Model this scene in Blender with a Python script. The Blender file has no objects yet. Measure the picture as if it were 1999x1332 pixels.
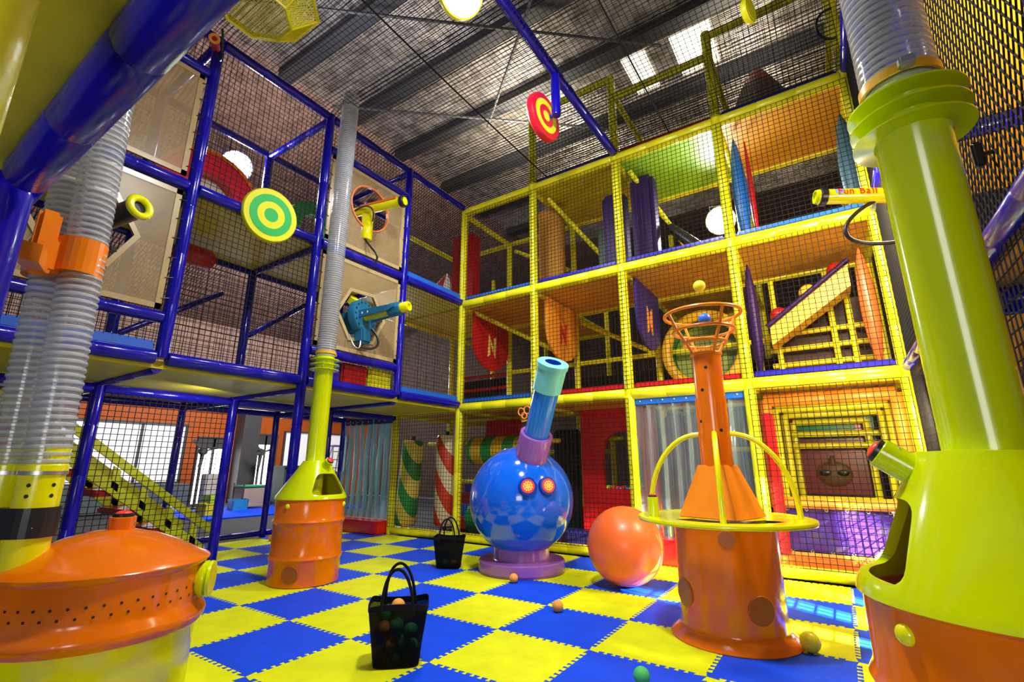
import bpy, bmesh, math, random
from mathutils import Vector, Matrix
random.seed(7)
S = 0.6            # every length below is in floor-mat units (one foam mat = 0.6 m); scaled to metres at the end
PI = math.pi
sc = bpy.context.scene
col = sc.collection

# ------------------------------------------------------------------ camera
cam_d = bpy.data.cameras.new('camera'); cam = bpy.data.objects.new('camera', cam_d); col.objects.link(cam)
YAW, PITCH, FPX = 2.15726, 0.25312, 931.2
cam_d.sensor_width = 36.0; cam_d.lens = 36.0 * FPX / 1999.0; cam_d.clip_end = 200
cam.location = Vector((5.093, -3.398, 1.606)) * S
_f = Vector((math.cos(PITCH) * math.cos(YAW), math.cos(PITCH) * math.sin(YAW), math.sin(PITCH)))
cam.rotation_euler = _f.to_track_quat('-Z', 'Y').to_euler()
sc.camera = cam

# ------------------------------------------------------------------ world, lights, exposure
w = bpy.data.worlds.new('world'); sc.world = w; w.use_nodes = True
w.node_tree.nodes['Background'].inputs[0].default_value = (0.72, 0.82, 1.0, 1)
w.node_tree.nodes['Background'].inputs[1].default_value = 0.16
sc.view_settings.view_transform = 'Standard'; sc.view_settings.look = 'None'
sc.view_settings.exposure = 0.0; sc.view_settings.gamma = 1.0
sc.view_settings.use_curve_mapping = False

def area(name, loc, target, size, power, color, sy=None):
    d = bpy.data.lights.new(name, 'AREA'); d.energy = power; d.color = color; d.size = size * S
    if sy: d.shape = 'RECTANGLE'; d.size_y = sy * S
    o = bpy.data.objects.new(name, d); col.objects.link(o)
    o.location = Vector(loc) * S
    o.rotation_euler = (Vector(target) - Vector(loc)).to_track_quat('-Z', 'Y').to_euler()
    return o
area('assumed_high_bay', (3.3, -0.4, 7.6), (2.4, 1.8, 0), 0.55, 150, (1.0, 0.98, 0.94))  # assumed overhead lamp, out of view; no fixture is built
area('assumed_high_bay_back', (0.6, 2.4, 7.6), (1.0, 2.8, 0), 0.6, 66, (1.0, 0.98, 0.95))  # second assumed lamp, nearer the back, likewise without a fixture
area('front_fill', (6.2, -7.2, 2.3), (1.5, 3.0, 2.0), 2.6, 46, (1.0, 0.98, 0.95), 1.8)  # fill light added behind the camera to lift the near objects
area('assumed_daylight_fill', (5.85, 3.1, 4.9), (4.6, 6.0, 2.4), 0.5, 130, (1.0, 0.80, 0.46), 1.6)  # warm fill for assumed daylight from the right; no door is built there
area('gateway_fill', (5.75, 3.9, 2.2), (5.0, 6.8, 1.7), 0.35, 26, (1.0, 0.80, 0.45))  # added fill, no fixture: brightens the inside of the padded gateway
area('right_bay_fill', (6.9, 0.6, 3.4), (7.4, 2.0, 5.3), 0.6, 38, (1.0, 0.84, 0.55))  # added fill that brightens the yellow behind the diamond net
area('right_bay_fill_top', (6.9, 1.2, 5.7), (7.6, 1.6, 8.0), 0.6, 25, (1.0, 0.86, 0.55))  # second added fill behind the diamond net, for the upper storey
area('hall_wall_fill', (-9.0, 6.0, 8.6), (-15, 6.5, 2.5), 2.0, 420, (1.0, 0.95, 0.9))  # unseen fill added to bring out the orange wall and upper cladding
area('roof_fill', (-1.0, 6.4, 9.6), (-2.5, 6.2, 14), 1.2, 135, (1.0, 0.90, 0.70))  # unseen uplight added to brighten the roof foil
area('roof_fill_left', (-3.0, 1.0, 8.9), (-2.5, 2.0, 14), 1.2, 45, (0.86, 0.88, 1.0))  # cooler uplight, likewise added for the foil on the left
area('roof_slope_fill', (-5.2, 2.0, 8.5), (-9.5, 2.5, 10.5), 1.0, 45, (1.0, 0.86, 0.76))  # added fill aimed at the brown roof slope, not a fixture
area('roof_fill_right', (4.6, 7.0, 9.9), (4.6, 7.6, 14), 1.0, 45, (1.0, 0.9, 0.7))  # added uplight for the foil over the right bays
def spot(name, loc, target, power, ang, color, soft=0.04, blend=0.25):
    d = bpy.data.lights.new(name, 'SPOT'); d.energy = power; d.color = color; d.spot_size = math.radians(ang); d.spot_blend = blend; d.shadow_soft_size = soft
    o = bpy.data.objects.new(name, d); col.objects.link(o); o.location = Vector(loc) * S
    o.rotation_euler = (Vector(target) - Vector(loc)).to_track_quat('-Z', 'Y').to_euler()
spot('assumed_sun_spot', (7.95, 1.75, 2.55), (4.8, 4.0, 0), 8000, 44, (1.0, 0.90, 0.70), 0.006)  # spot added for assumed low sun from the right; the wall has no opening
area('curtain_fill', (-8.6, 8.2, 4.6), (-5.0, 5.2, 1.2), 1.0, 70, (0.92, 0.97, 1.0))  # fill added to make the aqua strip curtain bright
area('stairs_fill', (-3.0, 0.3, 2.6), (-4.8, -0.3, 0.7), 0.3, 9, (1.0, 0.97, 0.9))  # fill added below the deck to brighten the stairs

# ------------------------------------------------------------------ materials
MATS = {}
def mat(name, rgb, rough=0.4, metal=0.0, spec=0.5, coat=0.0, var=0.08, scale=6.0, bump=0.0, bscale=40.0, emis=None, es=0.0, alpha=None):
    if name in MATS: return MATS[name]
    m = bpy.data.materials.new(name); m.use_nodes = True; nt = m.node_tree; b = nt.nodes['Principled BSDF']
    b.inputs['Roughness'].default_value = rough; b.inputs['Metallic'].default_value = metal
    b.inputs['Specular IOR Level'].default_value = spec; b.inputs['Coat Weight'].default_value = coat
    b.inputs['Coat Roughness'].default_value = 0.08
    tc = nt.nodes.new('ShaderNodeTexCoord')
    n = nt.nodes.new('ShaderNodeTexNoise'); n.inputs['Scale'].default_value = scale; n.inputs['Detail'].default_value = 4
    nt.links.new(tc.outputs['Object'], n.inputs['Vector'])
    r = nt.nodes.new('ShaderNodeValToRGB')
    lo = tuple(c * (1 - var) for c in rgb) + (1,); hi = tuple(min(1, c * (1 + var)) for c in rgb) + (1,)
    r.color_ramp.elements[0].color = lo; r.color_ramp.elements[1].color = hi
    r.color_ramp.elements[0].position = 0.3; r.color_ramp.elements[1].position = 0.7
    nt.links.new(n.outputs['Fac'], r.inputs['Fac']); nt.links.new(r.outputs['Color'], b.inputs['Base Color'])
    if bump > 0:
        n2 = nt.nodes.new('ShaderNodeTexNoise'); n2.inputs['Scale'].default_value = bscale; n2.inputs['Detail'].default_value = 3
        nt.links.new(tc.outputs['Object'], n2.inputs['Vector'])
        bp = nt.nodes.new('ShaderNodeBump'); bp.inputs['Strength'].default_value = bump; bp.inputs['Distance'].default_value = 0.02
        nt.links.new(n2.outputs['Fac'], bp.inputs['Height']); nt.links.new(bp.outputs['Normal'], b.inputs['Normal'])
    if emis:
        b.inputs['Emission Color'].default_value = emis + (1,); b.inputs['Emission Strength'].default_value = es
    if alpha is not None:
        tr = nt.nodes.new('ShaderNodeBsdfTransparent'); mx = nt.nodes.new('ShaderNodeMixShader')
        mx.inputs[0].default_value = alpha
        out = nt.nodes['Material Output']
        nt.links.new(tr.outputs[0], mx.inputs[1]); nt.links.new(b.outputs[0], mx.inputs[2]); nt.links.new(mx.outputs[0], out.inputs[0])
    MATS[name] = m
    return m
YEL = mat('yellow_vinyl_pad', (0.80, 0.78, 0.006), 0.32, coat=0.15, bump=0.08)
BLU = mat('blue_vinyl_pad', (0.006, 0.004, 0.36), 0.22, spec=0.35, coat=0.15, bump=0.06)
NET = mat('black_net_cord', (0.010, 0.010, 0.012), 0.8, spec=0.2)
TY = mat('yellow_foam_mat', (0.70, 0.76, 0.006), 0.65, spec=0.15, bump=0.15, bscale=120)
TB = mat('blue_foam_mat', (0.003, 0.065, 0.82), 0.6, spec=0.15, bump=0.15, bscale=120)
ORG = mat('orange_enamel', (0.82, 0.17, 0.001), 0.18, coat=0.22, var=0.04)
LIME = mat('lemon_enamel', (0.66, 0.80, 0.0), 0.16, coat=0.25, var=0.03)
YEN = mat('yellow_enamel', (0.86, 0.84, 0.0), 0.2, coat=0.4, var=0.03)
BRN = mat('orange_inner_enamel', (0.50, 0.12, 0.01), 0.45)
DECKY = mat('yellow_deck_vinyl', (0.62, 0.53, 0.01), 0.4)
DECKO = mat('orange_deck_vinyl', (0.72, 0.36, 0.03), 0.45)
DECKG = mat('lime_deck_vinyl', (0.30, 0.62, 0.03), 0.4)
DECKB = mat('beige_deck_board', (0.62, 0.47, 0.26), 0.5)
EDB = mat('sky_blue_edge_pad', (0.015, 0.13, 0.62), 0.3, coat=0.2)
EDD = mat('royal_blue_edge_pad', (0.02, 0.015, 0.50), 0.3, coat=0.2)
RED = mat('red_vinyl', (0.55, 0.008, 0.012), 0.3, coat=0.2)
GRN = mat('green_vinyl', (0.012, 0.24, 0.06), 0.35)
PUR = mat('purple_vinyl', (0.022, 0.003, 0.085), 0.45, spec=0.25)
BLACK = mat('black_plastic', (0.012, 0.012, 0.014), 0.35)
DARK = mat('dark_cloth', (0.006, 0.006, 0.008), 0.9, spec=0.2)
WHITE = mat('white_paint', (0.8, 0.8, 0.8), 0.5)
STEEL = mat('galvanised_steel', (0.55, 0.56, 0.58), 0.35, metal=0.9)
BOMB = mat('blue_gloss_shell', (0.003, 0.125, 0.88), 0.10, coat=0.6, var=0.02)
TUBEB = mat('azure_gloss_tube', (0.005, 0.20, 0.85), 0.18, coat=0.4, var=0.03)
TEAL = mat('teal_rubber', (0.18, 0.66, 0.64), 0.35)
LILA = mat('lilac_gloss', (0.28, 0.10, 0.46), 0.22, coat=0.4, var=0.04)
BALLO = mat('coral_ball_skin', (0.92, 0.16, 0.03), 0.36, coat=0.08, var=0.03)
FOAMO = mat('orange_foam_ball', (0.85, 0.35, 0.05), 0.7)
FOAMG = mat('green_foam_ball', (0.06, 0.50, 0.12), 0.7)
FOAMY = mat('yellow_foam_ball', (0.88, 0.80, 0.02), 0.4)
FOAMB = mat('blue_foam_ball', (0.03, 0.14, 0.72), 0.4)
TGR = mat('target_green', (0.02, 0.50, 0.10), 0.35, var=0.03)
TYE = mat('target_yellow', (0.78, 0.80, 0.01), 0.35, var=0.03)
TRE = mat('target_red', (0.72, 0.01, 0.03), 0.3, var=0.05)
BOL = mat('red_button', (0.8, 0.03, 0.02), 0.25, emis=(1, 0.06, 0.03), es=0.3)
LED = mat('amber_led', (1.0, 0.25, 0.05), 0.3, emis=(1.0, 0.36, 0.05), es=1.5)
LEDR = mat('red_led_ring', (0.8, 0.03, 0.03), 0.3, emis=(1.0, 0.05, 0.04), es=0.45)
LAMPS = mat('small_lamp_lens', (1, 1, 1), 0.3, emis=(1.0, 0.97, 0.92), es=14.0)
REFL = mat('white_reflector', (0.92, 0.92, 0.92), 0.5, var=0.01)
LAMP = mat('lamp_lens', (1, 1, 1), 0.3, emis=(1.0, 0.98, 0.95), es=60.0)
GUNB = mat('teal_blue_plastic', (0.01, 0.14, 0.30), 0.35)
ACRY = mat('beige_clear_acrylic', (0.44, 0.33, 0.17), 0.28, spec=0.3, alpha=0.45)
ACRF = mat('beige_acrylic_border', (0.46, 0.35, 0.17), 0.25)
HOSE = mat('clear_ribbed_hose_wall', (0.38, 0.42, 0.50), 0.14, coat=0.4, alpha=0.40)
HOSR = mat('clear_hose_rib', (0.60, 0.64, 0.72), 0.14, coat=0.6, alpha=0.6)
STRP = mat('clear_vinyl_strip', (0.35, 0.50, 0.58), 0.08, coat=0.6, alpha=0.22)
STRPL = mat('aqua_vinyl_strip', (0.34, 0.74, 0.86), 0.15, coat=0.6, alpha=0.75)
MESH = mat('black_mesh_fabric', (0.003, 0.003, 0.004), 0.95, spec=0.1, alpha=0.92)
ORW = mat('orange_wall_paint', (0.46, 0.09, 0.004), 0.6)
PURL = mat('dark_purlin_steel', (0.022, 0.021, 0.026), 0.6)
GRY = mat('dark_grey_paint', (0.06, 0.06, 0.065), 0.6)
CARP = mat('charcoal_carpet', (0.045, 0.047, 0.055), 0.9, bump=0.3, bscale=300)
WIN = mat('daylit_window_blind', (0.8, 0.82, 0.85), 0.5, emis=(0.9, 0.94, 1.0), es=0.38)
DOORG = mat('daylit_door_glass', (0.9, 0.9, 0.9), 0.2, emis=(1.0, 0.95, 0.98), es=5.0)
SKYL = mat('roof_skylight_sheet', (0.9, 0.9, 0.8), 0.4, emis=(1.0, 0.97, 0.82), es=0.9)
MESHY = mat('yellow_expanded_metal', (0.75, 0.68, 0.01), 0.35)

def ribbed(name, rgb, axis, scale, rough, metal, bump, var=0.25):
    m = mat(name, rgb, rough, metal, var=var)
    nt = m.node_tree; b = nt.nodes['Principled BSDF']
    tc = [n for n in nt.nodes if n.type == 'TEX_COORD'][0]
    wv = nt.nodes.new('ShaderNodeTexWave'); wv.bands_direction = axis; wv.inputs['Scale'].default_value = scale
    wv.inputs['Distortion'].default_value = 1.5; wv.inputs['Detail'].default_value = 3
    nt.links.new(tc.outputs['Object'], wv.inputs['Vector'])
    bp = nt.nodes.new('ShaderNodeBump'); bp.inputs['Strength'].default_value = bump; bp.inputs['Distance'].default_value = 0.05
    nt.links.new(wv.outputs['Fac'], bp.inputs['Height']); nt.links.new(bp.outputs['Normal'], b.inputs['Normal'])
    return m
FOIL = ribbed('crinkled_foil_insulation', (0.54, 0.48, 0.43), 'Y', 5.0, 0.34, 0.65, 1.0, 0.5)
BRF = ribbed('brown_tinted_foil', (0.33, 0.21, 0.175), 'Y', 5.0, 0.42, 0.35, 0.6, 0.35)
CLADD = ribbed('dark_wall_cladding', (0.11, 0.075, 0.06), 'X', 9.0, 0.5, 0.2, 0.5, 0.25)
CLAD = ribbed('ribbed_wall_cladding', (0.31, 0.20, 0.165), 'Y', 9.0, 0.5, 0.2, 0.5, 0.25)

# ------------------------------------------------------------------ mesh builder
class MB:
    def __init__(s): s.v = []; s.f = []; s.m = []; s.mi = 0
    def add(s, vs, fs):
        o = len(s.v); s.v += [tuple(p) for p in vs]; s.f += [tuple(i + o for i in f) for f in fs]; s.m += [s.mi] * len(fs); return s
    def box(s, a, b):
        x0, y0, z0 = [min(a[i], b[i]) for i in range(3)]; x1, y1, z1 = [max(a[i], b[i]) for i in range(3)]
        return s.add([(x0,y0,z0),(x1,y0,z0),(x1,y1,z0),(x0,y1,z0),(x0,y0,z1),(x1,y0,z1),(x1,y1,z1),(x0,y1,z1)],
                     [(0,3,2,1),(4,5,6,7),(0,1,5,4),(1,2,6,5),(2,3,7,6),(3,0,4,7)])
    def bbox(s, a, b, r=0.02):      # bevelled box
        x0, y0, z0 = [min(a[i], b[i]) for i in range(3)]; x1, y1, z1 = [max(a[i], b[i]) for i in range(3)]
        bm = bmesh.new(); bmesh.ops.create_cube(bm, size=1)
        for v in bm.verts: v.co = Vector((x0 + (v.co.x + .5) * (x1 - x0), y0 + (v.co.y + .5) * (y1 - y0), z0 + (v.co.z + .5) * (z1 - z0)))
        bmesh.ops.bevel(bm, geom=bm.edges[:], offset=r, segments=2, affect='EDGES')
        bm.verts.index_update(); s.add([v.co[:] for v in bm.verts], [[v.index for v in f.verts] for f in bm.faces]); bm.free(); return s
    def ring(s, c, d, r, n, up=None):
        d = Vector(d).normalized(); a = d.orthogonal().normalized() if up is None else (Vector(up) - d * Vector(up).dot(d)).normalized()
        b = d.cross(a)
        return [Vector(c) + a * (r * math.cos(2 * PI * i / n)) + b * (r * math.sin(2 * PI * i / n)) for i in range(n)]
    def cyl(s, p, q, r, r2=None, n=16, caps=True):
        return s.lathe2(p, q, [(0, r), (1, r if r2 is None else r2)], n, caps)
    def lathe2(s, p, q, prof, n=16, caps=True):     # profile of (t along p->q, radius)
        p = Vector(p); q = Vector(q); d = q - p; o = len(s.v); nf = []
        a = d.orthogonal().normalized(); b = d.normalized().cross(a)
        vs = []
        for t, r in prof:
            c = p + d * t
            vs += [c + a * (r * math.cos(2 * PI * i / n)) + b * (r * math.sin(2 * PI * i / n)) for i in range(n)]
        for k in range(len(prof) - 1):
            for i in range(n):
                j = (i + 1) % n; nf.append((k * n + i, k * n + j, (k + 1) * n + j, (k + 1) * n + i))
        if caps:
            nf.append(tuple(range(n - 1, -1, -1))); nf.append(tuple((len(prof) - 1) * n + i for i in range(n)))
        return s.add(vs, nf)
    def lathe(s, c, prof, n=48, caps=(True, True)):   # vertical lathe, profile of (radius, z)
        cx, cy, cz = c; vs = []; fs = []
        for r, z in prof: vs += [(cx + r * math.cos(2 * PI * i / n), cy + r * math.sin(2 * PI * i / n), cz + z) for i in range(n)]
        for k in range(len(prof) - 1):
            for i in range(n):
                j = (i + 1) % n; fs.append((k * n + i, k * n + j, (k + 1) * n + j, (k + 1) * n + i))
        if caps[0]: fs.append(tuple(range(n - 1, -1, -1)))
        if caps[1]: fs.append(tuple((len(prof) - 1) * n + i for i in range(n)))
        return s.add(vs, fs)
    def sweep(s, pts, r, n=8, closed=False, caps=True):
        pts = [Vector(p) for p in pts]; m = len(pts); vs = []; fs = []; a = None
        for i, p in enumerate(pts):
            if closed: t = pts[(i + 1) % m] - pts[i - 1]
            else: t = pts[min(i + 1, m - 1)] - pts[max(i - 1, 0)]
            t.normalize()
            if a is None: a = t.orthogonal().normalized()
            a = (a - t * a.dot(t)).normalized(); b = t.cross(a)
            rr = r[i] if isinstance(r, (list, tuple)) else r
            vs += [p + a * (rr * math.cos(2 * PI * k / n)) + b * (rr * math.sin(2 * PI * k / n)) for k in range(n)]
        for i in range(m if closed else m - 1):
            i2 = (i + 1) % m
            for k in range(n):
                k2 = (k + 1) % n; fs.append((i * n + k, i * n + k2, i2 * n + k2, i2 * n + k))
        if not closed and caps: fs.append(tuple(range(n - 1, -1, -1))); fs.append(tuple((m - 1) * n + k for k in range(n)))
        return s.add(vs, fs)
    def torus(s, c, d, R, r, n=40, k=10):
        return s.sweep(s.ring(c, d, R, n), r, k, closed=True)
    def sphere(s, c, r, n=24, m=14, sx=1, sy=1, sz=1, zmin=-1.0):
        vs = []; fs = []; c = Vector(c)
        a0 = math.asin(max(-1, zmin))
        for j in range(m + 1):
            ph = a0 + (PI / 2 - a0) * j / m
            for i in range(n):
                t = 2 * PI * i / n
                vs.append(c + Vector((sx * r * math.cos(ph) * math.cos(t), sy * r * math.cos(ph) * math.sin(t), sz * r * math.sin(ph))))
        for j in range(m):
            for i in range(n):
                i2 = (i + 1) % n; fs.append((j * n + i, j * n + i2, (j + 1) * n + i2, (j + 1) * n + i))
        return s.add(vs, fs)
    def dome(s, c, d, r, h, n=20, m=6):   # hemisphere-like cap on a base circle facing d
        d = Vector(d).normalized(); prof = [(h * math.sin(PI / 2 * j / m), r * math.cos(PI / 2 * j / m) + 1e-4) for j in range(m + 1)]
        return s.lathe2(Vector(c), Vector(c) + d, [(t, rr) for t, rr in prof], n, True)
    def prism(s, poly, n, th):          # polygon (3-D points) extruded by n*th
        n = Vector(n) * th; k = len(poly); vs = [Vector(p) for p in poly] + [Vector(p) + n for p in poly]
        fs = [tuple(range(k - 1, -1, -1)), tuple(range(k, 2 * k))] + [(i, (i + 1) % k, k + (i + 1) % k, k + i) for i in range(k)]
        return s.add(vs, fs)
    def strand(s, p, q, r):             # three-sided cord
        p = Vector(p); q = Vector(q); d = (q - p); a = d.orthogonal().normalized() * r; b = d.normalized().cross(a)
        k = [a, a * -.5 + b * .866, a * -.5 - b * .866]
        return s.add([p + e for e in k] + [q + e for e in k], [(0, 1, 4, 3), (1, 2, 5, 4), (2, 0, 3, 5)])
    def build(s, name, m, parent=None, smooth=True, recalc=True):
        me = bpy.data.meshes.new(name); me.from_pydata(s.v, [], s.f)
        ms = m if isinstance(m, (list, tuple)) else [m]
        for x in ms: me.materials.append(x)
        if len(ms) > 1: me.polygons.foreach_set('material_index', s.m)
        if recalc:
            bm = bmesh.new(); bm.from_mesh(me); bmesh.ops.recalc_face_normals(bm, faces=bm.faces[:]); bm.to_mesh(me); bm.free()
        if smooth:
            me.polygons.foreach_set('use_smooth', [True] * len(me.polygons))
            try: me.set_sharp_from_angle(angle=math.radians(38))
            except Exception: pass
        me.update()
        o = bpy.data.objects.new(name, me); col.objects.link(o)
        if parent: o.parent = parent
        return o

def thing(name, label, cat, loc=(0, 0, 0), group=None, rz=0.0):
    o = bpy.data.objects.new(name, None); col.objects.link(o); o.empty_display_size = 0.1
    o.location = loc; o.rotation_euler = (0, 0, rz); o['label'] = label; o['category'] = cat
    if group: o['group'] = group
    return o
def tag(o, label, cat, group=None):
    o['label'] = label; o['category'] = cat
    if group: o['group'] = group
    return o
def at(o, loc):             # move a one-mesh thing's origin to loc (vertices stay)
    L = Vector(loc); o.data.transform(Matrix.Translation(-L)); o.location = L; return o
def struct(o, label=None):
    o['kind'] = 'structure'
    if label: o['label'] = label
    return o
def copy_tree(o, parent=None):
    c = o.copy(); col.objects.link(c); c.parent = parent
    for ch in list(o.children): copy_tree(ch, c)
    return c
def boolean(a, b, op='DIFFERENCE'):
    md = a.modifiers.new('cut', 'BOOLEAN'); md.object = b; md.operation = op; md.solver = 'EXACT'
    dg = bpy.context.evaluated_depsgraph_get(); dg.update()
    me = bpy.data.meshes.new_from_object(a.evaluated_get(dg))
    old = a.data; a.modifiers.clear(); a.data = me; me.name = a.name; bpy.data.meshes.remove(old)
    mb = b.data; bpy.data.objects.remove(b); bpy.data.meshes.remove(mb)
    return a
def lerp(a, b, t): return Vector(a) * (1 - t) + Vector(b) * t
def bez(p0, p1, p2, p3, n=20):
    out = []
    for i in range(n + 1):
        t = i / n; out.append(Vector(p0) * (1-t)**3 + Vector(p1) * 3*t*(1-t)**2 + Vector(p2) * 3*t*t*(1-t) + Vector(p3) * t**3)
    return out

# padded tube with a sewn seam every half unit or so
def pad(p, q, m, parent, name='rail', r=0.078, n=14):
    p = Vector(p); q = Vector(q); L = (q - p).length; k = max(1, round(L / 0.72)); prof = []
    g = 0.018 / L
    for i in range(k):
        a = i / k; b = (i + 1) / k
        prof += [(a, r * .93), (a + g, r), (b - g, r)]
    prof.append((1, r * .93))
    return MB().lathe2(p, q, prof, n).build(name, m, parent)
def net(c0, c1, c2, c3, parent, name='net', cell=0.083, r=0.0052, sag=0.0, diamond=False):
    # c0-c1 bottom edge, c3-c2 top edge
    b = MB(); c0, c1, c2, c3 = map(Vector, (c0, c1, c2, c3))
    nu = max(2, round((c1 - c0).length / cell)); nv = max(2, round((c3 - c0).length / cell))
    P = lambda u, v: lerp(lerp(c0, c1, u), lerp(c3, c2, u), v) + Vector((0, 0, -sag * 16 * u * (1 - u) * v * (1 - v)))
    if diamond:
        W, H = (c1 - c0).length, (c3 - c0).length; st = cell
        for sgn in (1, -1):
            k = -int(H / st) - 1
            while k * st < W + H:
                x0 = k * st; pts = []
                # line u = x0 + sgn * z * .6
                za, zb = 0.0, H
                s = 0.6 * sgn
                xa, xb = x0, x0 + s * H
                if s > 0:
                    if xa < 0: za = -x0 / s
                    if xb > W: zb = (W - x0) / s
                else:
                    if xa > W: za = (W - x0) / s
                    if xb < 0: zb = -x0 / s
                if zb > za and za < H and zb > 0 and 0 <= x0 + s * max(za, 0) <= W + 1e-6:
                    za = max(0, za); zb = min(H, zb)
                    b.strand(P((x0 + s * za) / W, za / H), P((x0 + s * zb) / W, zb / H), r)
                k += 1
    else:
        seg = 6 if sag else 1
        for i in range(nu + 1):
            for j in range(seg): b.strand(P(i / nu, j / seg), P(i / nu, (j + 1) / seg), r)
        for i in range(nv + 1):
            for j in range(seg): b.strand(P(j / seg, i / nv), P((j + 1) / seg, i / nv), r)
    return b.build(name, NET, parent, smooth=False, recalc=False)

# ------------------------------------------------------------------ floor
floor = struct(MB().box((-17, -9, -0.30), (9, 15, -0.045)).build('floor', CARP, None, False), 'charcoal carpeted hall floor')
def tile_outline(n=13, h=0.020):
    def edge():     # dovetail wave along 0..1, offset to one side of the joint line and back
        pts = [(0.0, 0.0)]
        for i in range(n):
            a = (i + 0.25) / n; b = (i + 0.75) / n; e = 0.06 / n
            pts += [(a, -h), (a - e * 2, h), (b + e * 2, h), (b, -h)] if 0 < i < n - 1 else []
        return pts
    E = edge(); out = []
    out += [(t, o) for t, o in E]
    out += [(1 + o, t) for t, o in E]
    out += [(t, 1 + o) for t, o in reversed([p for p in E[1:]] + [(1.0, 0.0)])]
    out += [(o, t) for t, o in reversed([p for p in E[1:]] + [(1.0, 0.0)])]
    return out
def tile_mesh(name, m):
    O = [((x - .5) * .997, (y - .5) * .997) for x, y in tile_outline()]
    b = MB(); k = len(O)
    b.add([(x, y, -0.045) for x, y in O] + [(x, y, 0) for x, y in O],
          [tuple(range(k, 2 * k))] + [(i, (i + 1) % k, k + (i + 1) % k, k + i) for i in range(k)])
    o = b.build(name, m, None, False, recalc=False); me = o.data; bpy.data.objects.remove(o); return me
tmy = tile_mesh('foam_tile', TY); tmb = tile_mesh('foam_tile', TB)
def lay(i, j, blue, z=0.0):
    o = bpy.data.objects.new('foam_tile', tmb if blue else tmy); col.objects.link(o); o.parent = floor
    o.location = (i + .5, j + .5, z)
for i in range(-6, 6):
    for j in range(-4, 5):
        if i < -4 and j < 1: continue
        if j < -2 and i < 0: continue
        lay(i, j, (i + j) % 2 == 1)
for i in range(-15, -11):
    for j in range(4, 10): lay(i, j + (0.0), True)

# ------------------------------------------------------------------ roof and hall walls
ceiling = struct(MB().box((-5.5, -9, 11.5), (9, 15, 11.6)).build('ceiling', FOIL, None, False), 'silver foil insulated roof lining')
for k, y in enumerate([-4.2, -2.15, -0.1, 1.92, 3.92, 5.88, 8.15, 10.2, 12.3]):
    MB().box((-5.5, y - .20, 11.24), (9, y + .16, 11.5)).build('purlin', PURL, ceiling, False)
MB().prism([(-5.5, -9, 11.5), (-17, -9, 7.6), (-17, -9, 7.7), (-5.5, -9, 11.6)], (0, 1, 0), 24).build('roof_slope', BRF, ceiling, False)
for x in (8.2,):
    MB().box((x - .12, -9, 10.7), (x + .12, 15, 11.02)).build('rafter', GRY, ceiling, False)
for a, b_ in (((-4, 0, 11.0), (3, 6, 11.0)), ((-2, 6, 11.0), (5, 0, 11.0)), ((-5, 3, 11), (0.9, 8, 11))):
    MB().cyl(a, b_, 0.035, n=8).build('brace_rod', GRY, ceiling)
for (x0, x1, y0, y1) in ((1.9, 2.5, 6.35, 7.7), (3.1, 4.0, 6.35, 7.7)):
    MB().box((x0, y0, 11.46), (x1, y1, 11.5)).build('skylight', SKYL, ceiling, False)
wl = struct(MB().box((-17.3, -9, 0), (-17, 15, 4.2)).build('wall_left', ORW, None, False), 'orange painted hall wall')
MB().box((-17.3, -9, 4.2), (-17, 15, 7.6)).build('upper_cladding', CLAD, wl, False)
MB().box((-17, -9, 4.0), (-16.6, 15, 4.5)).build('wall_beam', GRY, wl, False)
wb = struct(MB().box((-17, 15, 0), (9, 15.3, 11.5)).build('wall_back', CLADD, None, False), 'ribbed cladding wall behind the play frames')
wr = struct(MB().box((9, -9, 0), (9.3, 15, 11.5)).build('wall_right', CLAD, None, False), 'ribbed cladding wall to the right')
MB().box((-17, 7.7, 0), (-16.3, 8.45, 4.2)).build('pillar', GRY, wl, False)
MB().box((-17, 8.45, 0), (-16.9, 8.52, 4.0)).build('pillar_trim', WHITE, wl, False)
def hall_window(name, y0, y1, z0, z1, panes, m, label):
    fr = MB(); t = 0.07
    for (a, b_) in (((y0 - t, z0 - t), (y1 + t, z0)), ((y0 - t, z1), (y1 + t, z1 + t)), ((y0 - t, z0), (y0, z1)), ((y1, z0), (y1 + t, z1))):
        fr.box((-17, a[0], a[1]), (-16.88, b_[0], b_[1]))
    for k in range(1, panes): yy = y0 + (y1 - y0) * k / panes; fr.box((-17, yy - .04, z0), (-16.9, yy + .04, z1))
    o = struct(fr.build(name, GRY, None, False), label)
    for k in range(panes):
        a = y0 + (y1 - y0) * k / panes; b_ = y0 + (y1 - y0) * (k + 1) / panes
        MB().box((-17, a + .02, z0), (-16.95, b_ - .02, z1)).build('pane', m, o, False)
    if m is DOORG: MB().box((-17, y0, z1 - .42), (-16.9, y1, z1)).build('transom', GRY, o, False)
    return o
hall_window('window_1', 1.2, 5.7, 0.95, 3.12, 3, WIN, 'wide window with white blind behind the stairs')
hall_window('door_1', 6.28, 7.45, 0.05, 2.66, 2, DOORG, 'bright glazed double door left of the dark pillar')
hall_window('door_2', 8.6, 9.6, 0.05, 2.9, 2, DOORG, 'bright glazed double door right of the dark pillar')
hall_window('window_2', 10.05, 13.6, 1.25, 3.1, 2, WIN, 'white window behind the step ladder')


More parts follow.
